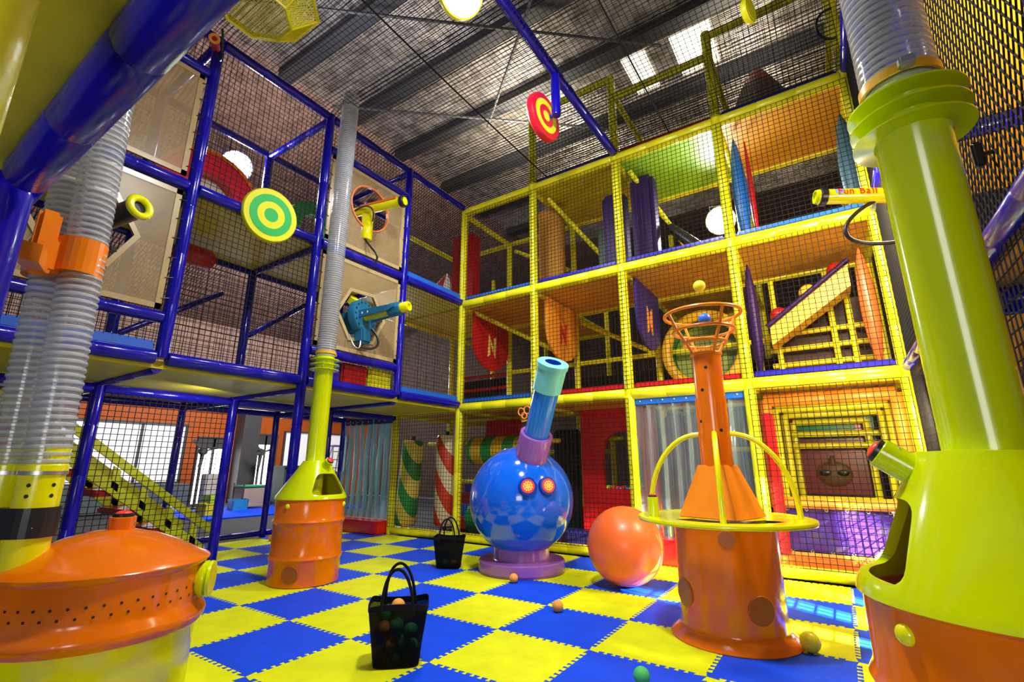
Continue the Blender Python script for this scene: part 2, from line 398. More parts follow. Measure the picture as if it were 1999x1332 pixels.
# ------------------------------------------------------------------ blue play frame along the left
Xa, Xb, Xc = -2.0, -4.05, -6.1
YS = [-2.9, -0.9, 1.1, 3.15, 5.1]
L1, L2, L3 = 2.93, 5.40, 7.95
bf = thing('blue_play_frame', 'blue padded play frame with nets and clear panels along the left side', 'play frame', (Xa, 1.1, 0))
def loc_of(root): return Vector(root.location)
class FrameBuilder:
    def __init__(s, root): s.root = root; s.o = Vector(root.location)
    def pad(s, p, q, m, name='rail', r=0.078): return pad(Vector(p) - s.o, Vector(q) - s.o, m, s.root, name, r)
    def net(s, *c, **k): return net(*[Vector(x) - s.o for x in c], s.root, **k)
    def box(s, a, b, m, name, r=None, parent=None):
        a = Vector(a) - s.o; b = Vector(b) - s.o
        mb = MB().bbox(a, b, r) if r else MB().box(a, b)
        return mb.build(name, m, parent or s.root, bool(r))
F = FrameBuilder(bf)
for y, z0 in ((-2.9, 0), (-0.9, L1), (1.1, 0), (3.15, L1)): F.pad((Xa, y, z0), (Xa, y, 8.0), BLU, 'post')
for y in (-2.9, -0.9, 1.1, 3.15): F.pad((Xb, y, 0), (Xb, y, 7.95), BLU, 'post')
for y in (-0.9, 1.1, 3.15, 5.1): F.pad((Xc, y, 0), (Xc, y, 2.85), BLU, 'post', 0.07)
for i in range(4):
    y0, y1 = YS[i] + .07, YS[i + 1] - .07
    for z in (L1, L2): F.pad((Xa, y0, z), (Xa, y1, z), BLU, 'rail', 0.088)
    F.pad((Xa, y0, L3), (Xa, y1, L3), BLU)
    for z in (2.72, 5.28, L3): F.pad((Xb, y0, z), (Xb, y1, z), BLU, 'rail', 0.07)
    if i in (0, 2):
        for z in (3.46, 7.30): F.pad((Xa, y0, z), (Xa, y1, z), BLU)
    if i > 0: F.pad((Xc, y0, 2.78), (Xc, y1, 2.78), BLU, 'rail', 0.07)
    F.box((Xb + .05, YS[i], 2.80), (Xa - .05, YS[i + 1], 2.90), DECKY, 'deck')
    F.box((Xb + .05, YS[i], 5.30), (Xa - .05, YS[i + 1], 5.39), DECKY, 'deck')
    if i >= 1: F.box((Xc + .05, YS[i], 2.84), (Xb - .05, YS[i + 1], 2.92), DECKB, 'deck')
for y in YS[:-1]:
    for z in (2.80, 5.28, 7.9): F.pad((Xb + .07, y, z), (Xa - .07, y, z), BLU, 'rail', 0.066)
    if y > -2: F.pad((Xc + .07, y, 2.74), (Xb - .07, y, 2.74), BLU, 'rail', 0.066)
F.pad((Xc, 1.17, 0.09), (Xc, 3.08, 0.09), BLU, 'rail', 0.06); F.pad((Xc, 3.22, 0.09), (Xc, 5.03, 0.09), BLU, 'rail', 0.06)
F.pad((Xb, 1.17, 4.0), (Xb, 2.6, 5.2), BLU, 'brace', 0.05)
F.pad((Xb, -0.8, 3.6), (Xb, 0.6, 4.7), BLU, 'brace', 0.05)
# soft edge strips on the decks
F.box((Xa - .06, -2.8, 3.0), (Xa + .02, -1.0, 3.14), EDB, 'edge_pad', 0.02)
F.box((Xa - .06, 3.25, 3.0), (Xa + .02, 5.0, 3.12), EDB, 'edge_pad', 0.02)
F.box((Xa - .06, 3.25, 5.47), (Xa + .02, 5.0, 5.60), EDB, 'edge_pad', 0.02)
for k, (m, y) in enumerate(((EDD, 1.35), (RED, 1.95), (YEL, 2.55))): F.box((Xa - .55, y, 2.96), (Xa - .12, y + .56, 3.40), m, 'soft_block', 0.03)
# nets
for i in (1, 3):
    y0, y1 = YS[i] + .05, YS[i + 1] - .05
    F.net((Xa, y0, L1 + .08), (Xa, y1, L1 + .08), (Xa, y1, L2 - .08), (Xa, y0, L2 - .08))
    F.net((Xa, y0, L2 + .08), (Xa, y1, L2 + .08), (Xa, y1, L3 - .05), (Xa, y0, L3 - .05))
for i in (0, 2):
    y0, y1 = YS[i] + .05, YS[i + 1] - .05
    F.net((Xa, y0, 7.36), (Xa, y1, 7.36), (Xa, y1, L3 - .05), (Xa, y0, L3 - .05))
    F.net((Xa, y0, L1 + .08), (Xa, y1, L1 + .08), (Xa, y1, 3.40), (Xa, y0, 3.40))
for i in range(4):
    y0, y1 = YS[i] + .05, YS[i + 1] - .05
    F.net((Xb, y0, L1), (Xb, y1, L1), (Xb, y1, 5.22), (Xb, y0, 5.22), cell=0.09)
    F.net((Xb, y0, 5.42), (Xb, y1, 5.42), (Xb, y1, L3 - .05), (Xb, y0, L3 - .05), cell=0.09)
for i in (0, 1): F.net((Xb, YS[i], 0.05), (Xb, YS[i + 1], 0.05), (Xb, YS[i + 1], 2.66), (Xb, YS[i], 2.66), cell=0.088, r=0.006)
# court net overhead with its two ropes
F.net((Xa, -2.9, L3), (6.05, -2.9, L3), (6.05, 5.1, L3), (Xa, 5.1, L3), name='overhead_net', cell=0.085, r=0.0045, sag=0.10)
for x in (0.45, 3.2):
    MB().sweep([Vector((x, -2.9 + 8 * t / 12, L3 - .10 * 16 * ((x + 2) / 8.05) * (1 - (x + 2) / 8.05) * .25 * 4 * (t / 12) * (1 - t / 12))) - F.o for t in range(13)], 0.014, 6).build('net_rope', NET, bf)
cb = thing('blue_cross_beam', 'long blue padded beam crossing under the overhead net', 'beam', (2.05, 1.1, L3))
pad((0, 3.92, -.02), (0, -4.0, -.02), BLU, cb, 'rail', 0.085)
pad((0, 1.38, -.05), (0, 1.38, -.86), BLU, cb, 'drop_post', 0.075)

# clear acrylic panels, laced to the rails
def acrylic(y0, y1, z0, z1, hole, name, label):
    root = thing(name, label, 'panel', (Xa, (y0 + y1) / 2, z0))
    o = Vector(root.location)
    p = MB().box(Vector((Xa + .01, y0, z0)) - o, Vector((Xa + .03, y1, z1)) - o).build('sheet', ACRY, root, False)
    fr = MB(); t = 0.07
    if hole:
        cy, cz, R, n, a0 = hole
        cut = MB().prism([Vector((Xa - .1, cy + R * math.cos(a0 + 2 * PI * k / n), cz + R * math.sin(a0 + 2 * PI * k / n))) - o for k in range(n)], (1, 0, 0), .3).build('cutter', BLACK, None, False)
        cut.location = root.location
        bpy.context.view_layer.update()
        boolean(p, cut)
        hr = MB(); pts = lambda r_, x: [Vector((x, cy + r_ * math.cos(a0 + 2 * PI * k / n), cz + r_ * math.sin(a0 + 2 * PI * k / n))) - o for k in range(n)]
        A, B, Cc, D = pts(R, Xa - .005), pts(R + (.07 if n == 6 else .03), Xa - .005), pts(R, Xa + .05), pts(R + (.07 if n == 6 else .03), Xa + .05)
        vs = A + B + Cc + D; fs = []
        for k in range(n):
            j = (k + 1) % n
            fs += [(k, j, n + j, n + k), (2*n + k, 3*n + k, 3*n + j, 2*n + j), (k, 2*n + k, 2*n + j, j), (n + k, n + j, 3*n + j, 3*n + k)]
        hr.add(vs, fs).build('hole_frame', ACRF if n == 6 else mat('orange_hole_trim', (0.75, 0.2, 0.06), 0.3), root, False)
    for a, b_ in (((y0, z0), (y1, z0 + t)), ((y0, z1 - t), (y1, z1)), ((y0, z0), (y0 + t, z1)), ((y1 - t, z0), (y1, z1))):
        fr.box(Vector((Xa + .005, a[0], a[1])) - o, Vector((Xa + .036, b_[0], b_[1])) - o)
    fr.build('border', ACRF, root, False)
    for k in range(6):
        zz = z0 + (z1 - z0) * (k + .5) / 6
        for yy, s in ((y0, -1), (y1, 1)):
            MB().cyl(Vector((Xa + .04, yy - s * .02, zz)) - o, Vector((Xa + .05, yy + s * .07, zz + .02)) - o, .008, n=6).build('cable_tie', BLACK, root)
    return root
acrylic(1.22, 3.05, 3.56, 5.28, (2.14, 4.28, .50, 6, PI / 6 * 0 + 0.05), 'clear_panel', 'clear beige panel with hexagonal hole around the blue cannon')
acrylic(1.22, 3.05, 5.52, 7.20, (2.14, 6.52, .44, 28, 0), 'clear_panel', 'clear beige panel with round orange-trimmed hole around the yellow cannon')
acrylic(-2.78, -1.02, 3.56, 5.28, (-1.95, 4.40, .50, 6, 0.05), 'clear_panel', 'clear beige panel behind the black cannon with yellow muzzle')
acrylic(-2.78, -1.02, 5.52, 7.20, None, 'clear_panel', 'plain clear beige panel at the upper left under the roof net')

# ------------------------------------------------------------------ yellow play frame at the back
XS = [-4.05, -2.0, 0.03, 2.05, 4.05, 6.05]; Y0, Y1, Y2 = 5.1, 7.15, 9.2
Z1, Z2, Z3 = 2.86, 5.34, 7.82
yf = thing('yellow_play_frame', 'three storey yellow padded play frame with nets across the back', 'play frame', (2.05, Y0, 0))
G = FrameBuilder(yf)
for x, z0, z1 in ((-4.05, 0, 2.9), (-2.0, 0, 7.86), (0.03, 0, 9.9), (2.05, 0, 9.9), (4.05, 0, 9.9), (6.05, 0, 9.9)): G.pad((x, Y0, z0), (x, Y0, z1), YEL, 'post', 0.09)
for x in XS:
    G.pad((x, Y1, 0), (x, Y1, 7.8 if x < 1 else 9.6), YEL, 'post', 0.075)
    G.pad((x, Y2, 0), (x, Y2, 7.8), YEL, 'post', 0.07)
for i in range(5):
    x0, x1 = XS[i] + .07, XS[i + 1] - .07
    for z in (Z1, Z2, Z3):
        if i == 0 and z > Z1: continue
        G.pad((x0, Y0, z), (x1, Y0, z), YEL, 'rail', 0.108)
    if i != 3: G.pad((x0, Y0, .10), (x1, Y0, .10), YEL, 'rail', 0.09)
    for z in (Z1 - .06, Z2 - .06, Z3 - .05): G.pad((x0, Y1, z), (x1, Y1, z), YEL, 'rail', 0.066)
    for z in (1.95, Z1 + .95, Z2 - .1):
        if (i + int(z * 3)) % 2 == 0: G.pad((x0, Y2, z), (x1, Y2, z), YEL, 'rail', 0.06)
    if i >= 1: G.pad((x0, Y1, Z1 + 1.15), (x1, Y1, Z1 + 1.15), YEL, 'rail', 0.055)
for x in XS:
    for z in (Z1 - .06, Z2 - .06, Z3 - .05): G.pad((x, Y0 + .09, z), (x, Y1 - .07, z), YEL, 'rail', 0.066)
    for z in (Z1 - .06, Z2 - .06): G.pad((x, Y1 + .09, z), (x, Y2 - .07, z), YEL, 'rail', 0.06)
G.pad((.1, Y0, 9.85), (1.98, Y0, 9.85), YEL); G.pad((2.12, Y0, 9.35), (3.98, Y0, 9.35), YEL); G.pad((4.12, Y0, 9.82), (5.98, Y0, 9.82), YEL)
for x in (2.05, 4.05, 6.05): G.pad((x, Y0 + .09, 9.5), (x, Y1 - .07, 9.5), YEL, 'rail', 0.06)
G.pad((2.1, Y1, 9.5), (6.0, Y1, 9.5), YEL, 'rail', 0.06)
for i in (0, 1):
    G.pad((XS[i] + .07, Y1 - .9, 2.12), (XS[i + 1] - .07, Y1 - .9, 2.12), YEL, 'rail', 0.055)
    G.pad((XS[i] + .07, Y1, 1.15), (XS[i + 1] - .07, Y1, 1.15), YEL, 'rail', 0.055)
    G.pad((XS[i] + 1.3, Y1 - .9, 2.12), (XS[i] + 1.3, Y1 - .9, 2.8), YEL, 'post', 0.05)
G.pad((.1, Y1 + .3, 2.2), (1.0, Y1 + .3, 2.2), YEL, 'rail', 0.05)
# sloping braces inside
for a, b_ in (((-1.9, Y0 + .3, Z2 - .1), (-.1, Y1, Z1 + 1.3)), ((.2, Y1, Z2 - .3), (1.95, Y1, Z1 + 1.2)), ((-1.8, Y1, Z3 - .3), (-.1, Y1, Z2 + 1.2)), ((.2, Y0 + .4, Z3 - .1), (1.3, Y1, Z2 + .7)), ((2.2, Y0 + .4, Z3 - .1), (3.2, Y1, Z2 + .4))):
    G.pad(a, b_, YEL, 'brace', 0.055)
dk = {1: [DECKO, DECKO, DECKO, DECKO, DECKO], 2: [DECKY, DECKO, DECKO, DECKO, DECKO], 3: [None, None, DECKY, DECKG, DECKO]}
for lv, z in ((1, Z1), (2, Z2), (3, Z3)):
    for i in range(5):
        m = dk[lv][i]
        if m is None: continue
        G.box((XS[i] + .04, Y0 + .06, z - .06), (XS[i + 1] - .04, Y1 - .02, z + .03), m, 'deck')
        if lv < 3: G.box((XS[i] + .04, Y1 + .06, z - .06), (XS[i + 1] - .04, Y2 - .02, z + .03), m, 'deck') if (i + lv) % 2 else None
edge = {1: [EDB, EDB, RED, RED, EDD], 2: [None, EDB, EDD, EDD, EDB], 3: [None, None, EDD, RED, EDD]}
for lv, z in ((1, Z1), (2, Z2), (3, Z3)):
    for i in range(5):
        m = edge[lv][i]
        if m: G.box((XS[i] + .09, Y0 - .02, z + .085), (XS[i + 1] - .09, Y0 + .10, z + .20), m, 'edge_pad', 0.03)
yn = Y0 - .098
for i in range(5):
    x0, x1 = XS[i], XS[i + 1]
    if i == 1: x0 += .09
    if i == 0: x1 -= .09
    if i == 0: G.net((x0, yn, .18), (x1, yn, .18), (x1, yn, Z1 - .09), (x0, yn, Z1 - .09)); continue
    if i != 3: G.net((x0, yn, .18), (x1, yn, .18), (x1, yn, Z1 - .09), (x0, yn, Z1 - .09))
    G.net((x0, yn, Z1 + .09), (x1, yn, Z1 + .09), (x1, yn, Z2 - .09), (x0, yn, Z2 - .09))
    G.net((x0, yn, Z2 + .09), (x1, yn, Z2 + .09), (x1, yn, Z3 - .09), (x0, yn, Z3 - .09))
    if i >= 2: G.net((x0, yn, Z3 + .09), (x1, yn, Z3 + .09), (x1, yn, (9.85, 9.35, 9.82)[i - 2]), (x0, yn, (9.85, 9.35, 9.82)[i - 2]))
for i in (1, 2, 3, 4):
    G.net((XS[i], Y1, Z3), (XS[i + 1], Y1, Z3), (XS[i + 1], Y1, 9.5), (XS[i], Y1, 9.5), cell=0.1) if i >= 2 else None
    G.net((XS[i], Y2, Z1), (XS[i + 1], Y2, Z1), (XS[i + 1], Y2, Z3), (XS[i], Y2, Z3), cell=0.1)
# orange plinth strip and red post pads behind the bottom rail
G.box((-4.0, Y0 + .09, .02), (2.0, Y0 + .35, .14), mat('orange_floor_pad', (0.75, 0.16, 0.02), 0.4), 'floor_pad', 0.02)
G.box((4.15, Y0 + .09, .02), (5.95, Y0 + .45, .30), mat('orange_floor_pad', (0.75, 0.16, 0.02), 0.4), 'floor_pad', 0.02)
G.box((4.16, Y0 + .10, .30), (4.32, Y0 + .36, 2.4), RED, 'post_pad', 0.03)

# ------------------------------------------------------------------ right-hand frame
rf = thing('right_play_frame', 'blue railed play frame with diamond net on the far right', 'play frame', (6.1, 1.1, 0))
R_ = FrameBuilder(rf); XR = 6.08
for y in (3.15, 1.1, -0.9, -2.9): R_.pad((XR, y, 0), (XR, y, 7.9), BLU, 'post')
for y0, y1 in ((-2.83, -.97), (-.83, 1.03), (1.17, 3.08), (3.22, 5.02)):
    for z in (2.93, 5.36, 7.9): R_.pad((XR, y0, z), (XR, y1, z), BLU)
    R_.box((XR + .05, y0 - .07, 5.25), (8.1, y1 + .07, 5.33), mat('amber_deck_vinyl', (0.72, 0.50, 0.03), 0.45), 'deck')
    R_.box((XR + .05, y0 - .07, 2.80), (8.1, y1 + .07, 2.88), DECKO, 'deck')
    R_.box((8.1, y0 - .07, 2.9), (8.2, y1 + .07, 5.2), mat('amber_wall_mat', (0.78, 0.50, 0.04), 0.5), 'wall_mat')
    R_.box((8.1, y0 - .07, .1), (8.2, y1 + .07, 2.8), RED, 'wall_mat')
R_.pad((XR + .1, 3.15, 5.18), (8.1, 3.15, 5.18), BLU, 'rail', .10)
R_.pad((XR + .1, 1.1, 2.7), (8.1, 1.1, 2.7), BLU, 'rail', .10)
R_.net((XR, -2.9, 2.98), (XR, 5.05, 2.98), (XR, 5.05, 5.3), (XR, -2.9, 5.3), cell=0.075, r=0.006, diamond=True)
R_.net((XR, -2.9, 5.42), (XR, 5.05, 5.42), (XR, 5.05, 7.85), (XR, -2.9, 7.85), cell=0.075, r=0.006, diamond=True)
R_.net((XR, -2.9, .1), (XR, 5.05, .1), (XR, 5.05, 2.88), (XR, -2.9, 2.88), cell=0.085, r=0.006)

# ------------------------------------------------------------------ frame over the camera
nf = thing('near_play_frame', 'dark blue padded beam and post close above at the upper left', 'play frame', (1.9, -2.9, 0))
N_ = FrameBuilder(nf)
N_.pad((6.0, -2.98, 3.03), (1.85, -2.98, 3.03), BLU, 'rail', 0.095)
N_.pad((1.75, -2.98, 3.03), (-1.9, -2.98, 3.03), BLU, 'rail', 0.095)
N_.pad((1.72, -3.0, 0), (1.72, -3.0, 2.98), BLU, 'post', 0.085)
N_.box((-1.9, -5.4, 3.06), (6.0, -3.02, 3.14), DECKY, 'deck')
ylp = at(MB().lathe2((3.44, -3.34, 0), (3.44, -3.34, 3.05), [(0, .088), (.2, .09), (.5, .088), (.8, .09), (1, .088)], 24).build('yellow_padded_post', YEL), (3.44, -3.34, 0))
tag(ylp, 'thick yellow padded post at the extreme upper left corner', 'post')

# ------------------------------------------------------------------ shared details
def perforated(root, c, d, R, m, k=9):      # round speaker grille: raised disc with a field of dark holes
    d = Vector(d).normalized(); a = Vector((0, 0, 1)); a = (a - d * a.dot(d)).normalized(); b = d.cross(a); c = Vector(c)
    g = MB().lathe2(c - d * .02, c + d * .012, [(0, R), (.8, R), (1, R * .96)], 32).build('grille', m, root)
    h = MB(); st = R / k
    for i in range(-k, k + 1):
        for j in range(-k, k + 1):
            u = (i + .5 * (j % 2)) * st; v = j * st * .87
            if u * u + v * v < (R * .92) ** 2:
                p = c + d * .0122 + a * v + b * u
                h.add(h.ring(p, d, st * .29, 6), [tuple(range(6))])
    o = h.build('grille_hole', BLACK, g, False); o['kind'] = 'stuff'
def button(root, c, d, r, h, m, cap=BLACK):
    d = Vector(d).normalized(); c = Vector(c)
    hs = MB().lathe2(c, c + d * h, [(-.3, r), (.97, r), (1, r * .95)], 28).build('button_housing', m, root)
    MB().lathe2(c + d * h * .9, c + d * (h + r * .30), [(0, r * .80), (.9, r * .80), (1, r * .70)], 24).build('button_collar', cap, hs)
    MB().dome(c + d * (h + r * .28), d, r * .62, r * .24).build('push_button', BOL, hs)
    s = d.orthogonal().normalized()
    MB().dome(c + d * h * .6 + s * r, s, r * .1, r * .06, 8, 3).build('screw', STEEL, hs)
def hose(root, p, q, r, pitch=0.045, name='clear_hose'):
    p = Vector(p); q = Vector(q); L = (q - p).length; k = int(L / pitch); prof = [(0, r)]
    h = MB().lathe2(p, q, [(0, r * .93), (1, r * .93)], 28, False).build(name, HOSE, root)
    rb = MB()
    for i in range(k):
        c = (i + .5) / k; w_ = .30 / k
        rb.lathe2(p, q, [(c - w_, r * .93), (c - w_ * .5, r * 1.0), (c + w_ * .5, r * 1.0), (c + w_, r * .93)], 28, False)
    o = rb.build('hose_rib', HOSR, h); o['kind'] = 'stuff'
    return h

# ------------------------------------------------------------------ ball vacuum drums
def vacuum(loc, face, label, hose_top, hose_lean=(0, 0)):
    root = thing('ball_vacuum_drum', label, 'ball vacuum', loc, 'ball vacuum drums', rz=face)
    R, H = .476, 1.13
    prof = [(R - .02, 0), (R, .01), (R, .30), (R + .012, .325), (R + .022, .345), (R + .012, .365), (R, .39), (R, .78), (R + .012, .805), (R + .022, .825), (R + .012, .845), (R, .87), (R, H - .02), (R + .012, H - .01), (R + .012, H), (R - .03, H), (R - .05, H - .25), (.25, H - .3)]
    MB().lathe((0, 0, 0), prof, 72).build('drum', ORG, root)
    # hood: rim circle lofted to a smaller circle set towards the opening, thin shell
    HT = 1.655; n = 96; v = []; f = []
    def ringp(r, cx, z): return [(cx + r * math.cos(2 * PI * i / n), r * math.sin(2 * PI * i / n), z) for i in range(n)]
    rings = [(R + .02, 0, H - .005), (R + .012, 0, H + .03), (.20, .035, HT - .03), (.185, .035, HT), (.12, .0, HT + .004), (.12, .0, HT - .03), (.175, .03, HT - .04), (R - .015, 0, H + .02), (R - .015, 0, H - .005)]
    for r, cx, z in rings: v += ringp(r, cx, z)
    K = len(rings)
    for k in range(K):
        k2 = (k + 1) % K
        for i in range(n): j = (i + 1) % n; f.append((k * n + i, k * n + j, k2 * n + j, k2 * n + i))
    hood = MB().add(v, f).build('hood', LIME, root, False)
    # opening: rounded trapezoid pushed through the front of the hood
    def rounded(poly, rad, m=5):
        out = []
        for i in range(len(poly)):
            a, b_, c = Vector(poly[i - 1]), Vector(poly[i]), Vector(poly[(i + 1) % len(poly)])
            u = (a - b_).normalized(); w_ = (c - b_).normalized()
            for k in range(m + 1):
                t = k / m; p = (b_ + u * rad) * (1 - t) ** 2 + b_ * 2 * t * (1 - t) + (b_ + w_ * rad) * t * t; out.append(p)
        return out
    pol = rounded([(-.29, 1.185), (.29, 1.185), (.15, 1.475), (-.15, 1.475)], .07)
    cut = MB().prism([(.08, p.x, p.y) for p in pol], (1, 0, 0), .6).build('cutter', BLACK, None, False)
    cut.location = root.location; cut.rotation_euler = root.rotation_euler
    bpy.context.view_layer.update(); boolean(hood, cut)
    me = hood.data; me.polygons.foreach_set('use_smooth', [True] * len(me.polygons)); me.set_sharp_from_angle(angle=math.radians(35))
    bl = MB().lathe((0, 0, 0), [(R - .05, H - .24), (R - .035, H)], 48, (False, False)).lathe((0, 0, 0), [(.01, H - .2), (.2, H - .21), (R - .05, H - .23)], 48, (False, False)).build('bowl', BRN, root)
    rt = .137
    MB().lathe((0, 0, 0), [(rt, 1.12), (rt, HT), (rt, 3.02), (rt + .006, 3.03), (rt + .006, 3.24), (rt - .004, 3.25), (rt - .004, 3.34)], 48, (False, False)).build('tube', LIME, root)
    for z in (3.04, 3.12, 3.20):
        MB().lathe((0, 0, 0), [(rt, z - .004), (.222, z + .004), (.222, z + .012), (rt, z + .016)], 56, (False, False)).build('flange', LIME, root)
    MB().lathe((0, 0, 0), [(rt + .012, 3.30), (rt + .02, 3.302), (rt + .02, 3.345), (rt + .012, 3.347)], 48, (False, False)).build('hose_clamp', mat('amber_band', (0.8, 0.45, 0.02), 0.35), root)
    MB().bbox((-.03, rt + .01, 3.30), (.03, rt + .06, 3.345), .008).build('clamp_screw', STEEL, root)
    hose(root, (0, 0, 3.26), (hose_lean[0], hose_lean[1], hose_top), rt + .012, .038)
    nrm = Vector((math.cos(.5), 0, math.sin(.72)))
    button(root, (.245, 0, 1.585), (.80, 0, .60), .062, .12, LIME)
    for a in (-75, 35, 150):
        t = math.radians(a); d = Vector((math.cos(t), math.sin(t), 0)); MB().dome(d * (R - .004) + Vector((0, 0, H - .09)), d, .036, .03).build('knob', YEN, root)
    t = math.radians(-58); d = Vector((math.cos(t), math.sin(t), 0)); perforated(root, d * (R + .002) + Vector((0, 0, .17)), d, .115, mat('brown_grille', (0.45, 0.10, 0.01), 0.35))
    return root
vacuum((-1.49, 1.14, 0), math.radians(2), 'orange drum with lemon yellow hood and tall clear hose beside the blue frame', 8.2)
vacuum((5.575, -0.83, 0), math.radians(183), 'large close orange drum with lemon yellow hood and fat yellow pipe at right edge', 7.8)

# ------------------------------------------------------------------ big collector at the left front
co = thing('ball_collector', 'wide orange domed collector with yellow body and twin pipes at lower left', 'ball collector', (0.478, -1.861, 0))
MB().lathe((0, 0, 0), [(.59, 0), (.60, .02), (.605, .40), (.61, .52)], 72).build('body', YEN, co)
MB().lathe((0, 0, 0), [(.60, .47), (.645, .475), (.66, .50), (.665, .53), (.655, .56), (.62, .60), (.612, .64), (.615, .86), (.646, .895), (.648, .905), (.64, .915), (.56, .955), (.42, 1.03), (.28, 1.09), (.14, 1.125), (.02, 1.137)], 96).build('lid', ORG, co)
hb = MB()
for row, z in ((0, .735), (1, .675)):
    for k in range(44):
        t = 2 * PI * (k + .5 * row) / 44; d = Vector((math.cos(t), math.sin(t), 0))
        hb.add(hb.ring(d * .6165 + Vector((0, 0, z)), d, .009, 8), [tuple(range(8))])
hb.build('vent_hole', BLACK, co, False)
button(co, (0, .04, 1.125), (0.02, 0, 1), .085, .095, ORG)
dk_ = Vector((.62, .78, 0)).normalized()
MB().lathe2(dk_ * .60 + Vector((0, 0, .75)), dk_ * .70 + Vector((0, 0, .75)), [(0, .10), (.4, .13), (.6, .13), (.75, .10), (.8, .13), (1, .125)], 36).build('side_port', LIME, co)
def collector_pipe(px, py, lean):
    b = (px - .478, py + 1.861)
    p = MB().lathe((b[0], b[1], 0), [(.122, .88), (.122, 1.55), (.130, 1.56), (.130, 1.60), (.122, 1.61), (.122, 1.72)], 40).build('pipe', YEN, co)
    h = MB()
    for z in (1.40, 1.47):
        for k in range(6):
            t = 2 * PI * k / 6 + .35; d = Vector((math.cos(t), math.sin(t), 0)); h.add(h.ring(Vector((b[0], b[1], z)) + d * .1235, d, .013, 10), [tuple(range(10))])
    h.build('pipe_hole', BLACK, p, False)
    MB().lathe((b[0], b[1], 0), [(.124, 1.535), (.132, 1.537), (.132, 1.562), (.124, 1.564)], 40, (False, False)).build('hose_clamp', STEEL, p)
    hose(p, (b[0], b[1], 1.60), (b[0] + lean[0], b[1] + lean[1], 5.2), .132, .05)
collector_pipe(.49, -2.34, (-.05, -.12)); collector_pipe(.24, -2.46, (.02, -.10))
bnd = []
for a, z in ((0, 0),):
    c1 = Vector((.49 - .478, -2.34 + 1.861, 0)); c2 = Vector((.24 - .478, -2.46 + 1.861, 0)); u = (c2 - c1).normalized(); nrm = Vector((-u.y, u.x, 0)); pts = []
    for k in range(13): t = -PI / 2 + PI * k / 12; pts.append(c1 - u * (.14 * math.cos(t)) + nrm * (-.14 * math.sin(t)))
    for k in range(13): t = -PI / 2 + PI * k / 12; pts.append(c2 + u * (.14 * math.cos(t)) + nrm * (.14 * math.sin(t)))
    MB().prism([p + Vector((0, 0, 1.135)) for p in pts], (0, 0, 1), .19).build('clamp_band', BLACK, co, False)
MB().dome((.14, -.50, 1.20), (1, -.3, 0), .012, .01, 8, 3).build('bolt', STEEL, co)
# orange bracket tying the hoses to the blue post
hbk = thing('hose_bracket', 'orange bracket clamping the two clear hoses at left', 'bracket', (.48, -2.40, 3.12))
c1 = Vector((-.02, -.01, 0)); c2 = Vector((-.25, -.12, 0)); u = (c2 - c1).normalized(); nrm = Vector((-u.y, u.x, 0)); pts = []
for k in range(13): t = -PI / 2 + PI * k / 12; pts.append(c1 - u * (.15 * math.cos(t)) + nrm * (-.15 * math.sin(t)))
for k in range(13): t = -PI / 2 + PI * k / 12; pts.append(c2 + u * (.15 * math.cos(t)) + nrm * (.15 * math.sin(t)))
OBR = mat('orange_bracket_paint', (0.85, 0.22, 0.0), 0.3, coat=0.2)
MB().prism([p + Vector((0, 0, -.13)) for p in pts], (0, 0, 1), .27).build('band', OBR, hbk, False)
MB().bbox((-.02, -.30, -.20), (.06, -.17, .30), .025).build('lug', OBR, hbk)
MB().bbox((-.16, -.24, -.16), (.04, -.10, .10), .02).build('web', OBR, hbk)
MB().lathe2((-.02, -.24, -.10), (1.20, -.48, -.42), [(0, .10), (.2, .08), (1, .07)], 4).build('arm', OBR, hbk, False)

# ------------------------------------------------------------------ ball basket stand
bs = thing('ball_basket_stand', 'orange pedestal with yellow ring tray and orange wire basket on a pipe', 'ball game', (4.023, 2.117, 0))
MB().lathe((0, 0, 0), [(.585, 0), (.592, .008), (.588, .018), (.515, .075), (.492, .095), (.486, .12), (.482, .2), (.482, 1.04)], 80).build('pedestal', ORG, bs)
# tray: flat ring with two wide openings either side of the funnel
tr = MB(); n = 96
def ringp(r, z): return [(r * math.cos(2 * PI * i / n), r * math.sin(2 * PI * i / n), z) for i in range(n)]
lev = [.30, .40, .60, .805, .835, .841]; a0 = math.atan2(-5.5, 1.07)
zt = [1.085, 1.085, 1.085, 1.092, 1.088, 1.07]
for r, z in zip(lev, zt): tr.v += ringp(r, z)
for r, z in reversed(list(zip(lev, [1.055] * 4 + [1.048, 1.06]))): tr.v += ringp(r, z)
def openat(k, i):
    t = (2 * PI * (i + .5) / n - a0 - .18) % (2 * PI); t = min(t, 2 * PI - t)
    t2 = (2 * PI * (i + .5) / n - a0 - PI) % (2 * PI); t2 = min(t2, 2 * PI - t2)
    return k == 1 and (t < .95 or t2 < .8)
K = 12
for k in range(K - 1):
    for i in range(n):
        kk = k if k < 5 else 10 - k
        if k == 5: pass
        elif openat(kk, i): continue
        j = (i + 1) % n; tr.f.append((k * n + i, k * n + j, (k + 1) * n + j, (k + 1) * n + i)); tr.m.append(0)
tr.build('ring_tray', YEN, bs)
MB().lathe((0, 0, 0), [(.478, 1.03), (.40, .80), (.1, .78)], 48, (False, False)).build('inner_cone', BRN, bs)
py = MB(); rot = a0 + .28
sq = lambda h, z: [(h * math.cos(rot + PI / 2 * k), h * math.sin(rot + PI / 2 * k), z) for k in range(4)]
ORF = mat('orange_powder_coat', (0.85, 0.25, 0.01), 0.35)
py.add(sq(.43, 1.09) + sq(.20, 1.60), [(0, 1, 5, 4), (1, 2, 6, 5), (2, 3, 7, 6), (3, 0, 4, 7), (4, 5, 6, 7)]); py.build('funnel', ORF, bs, False)
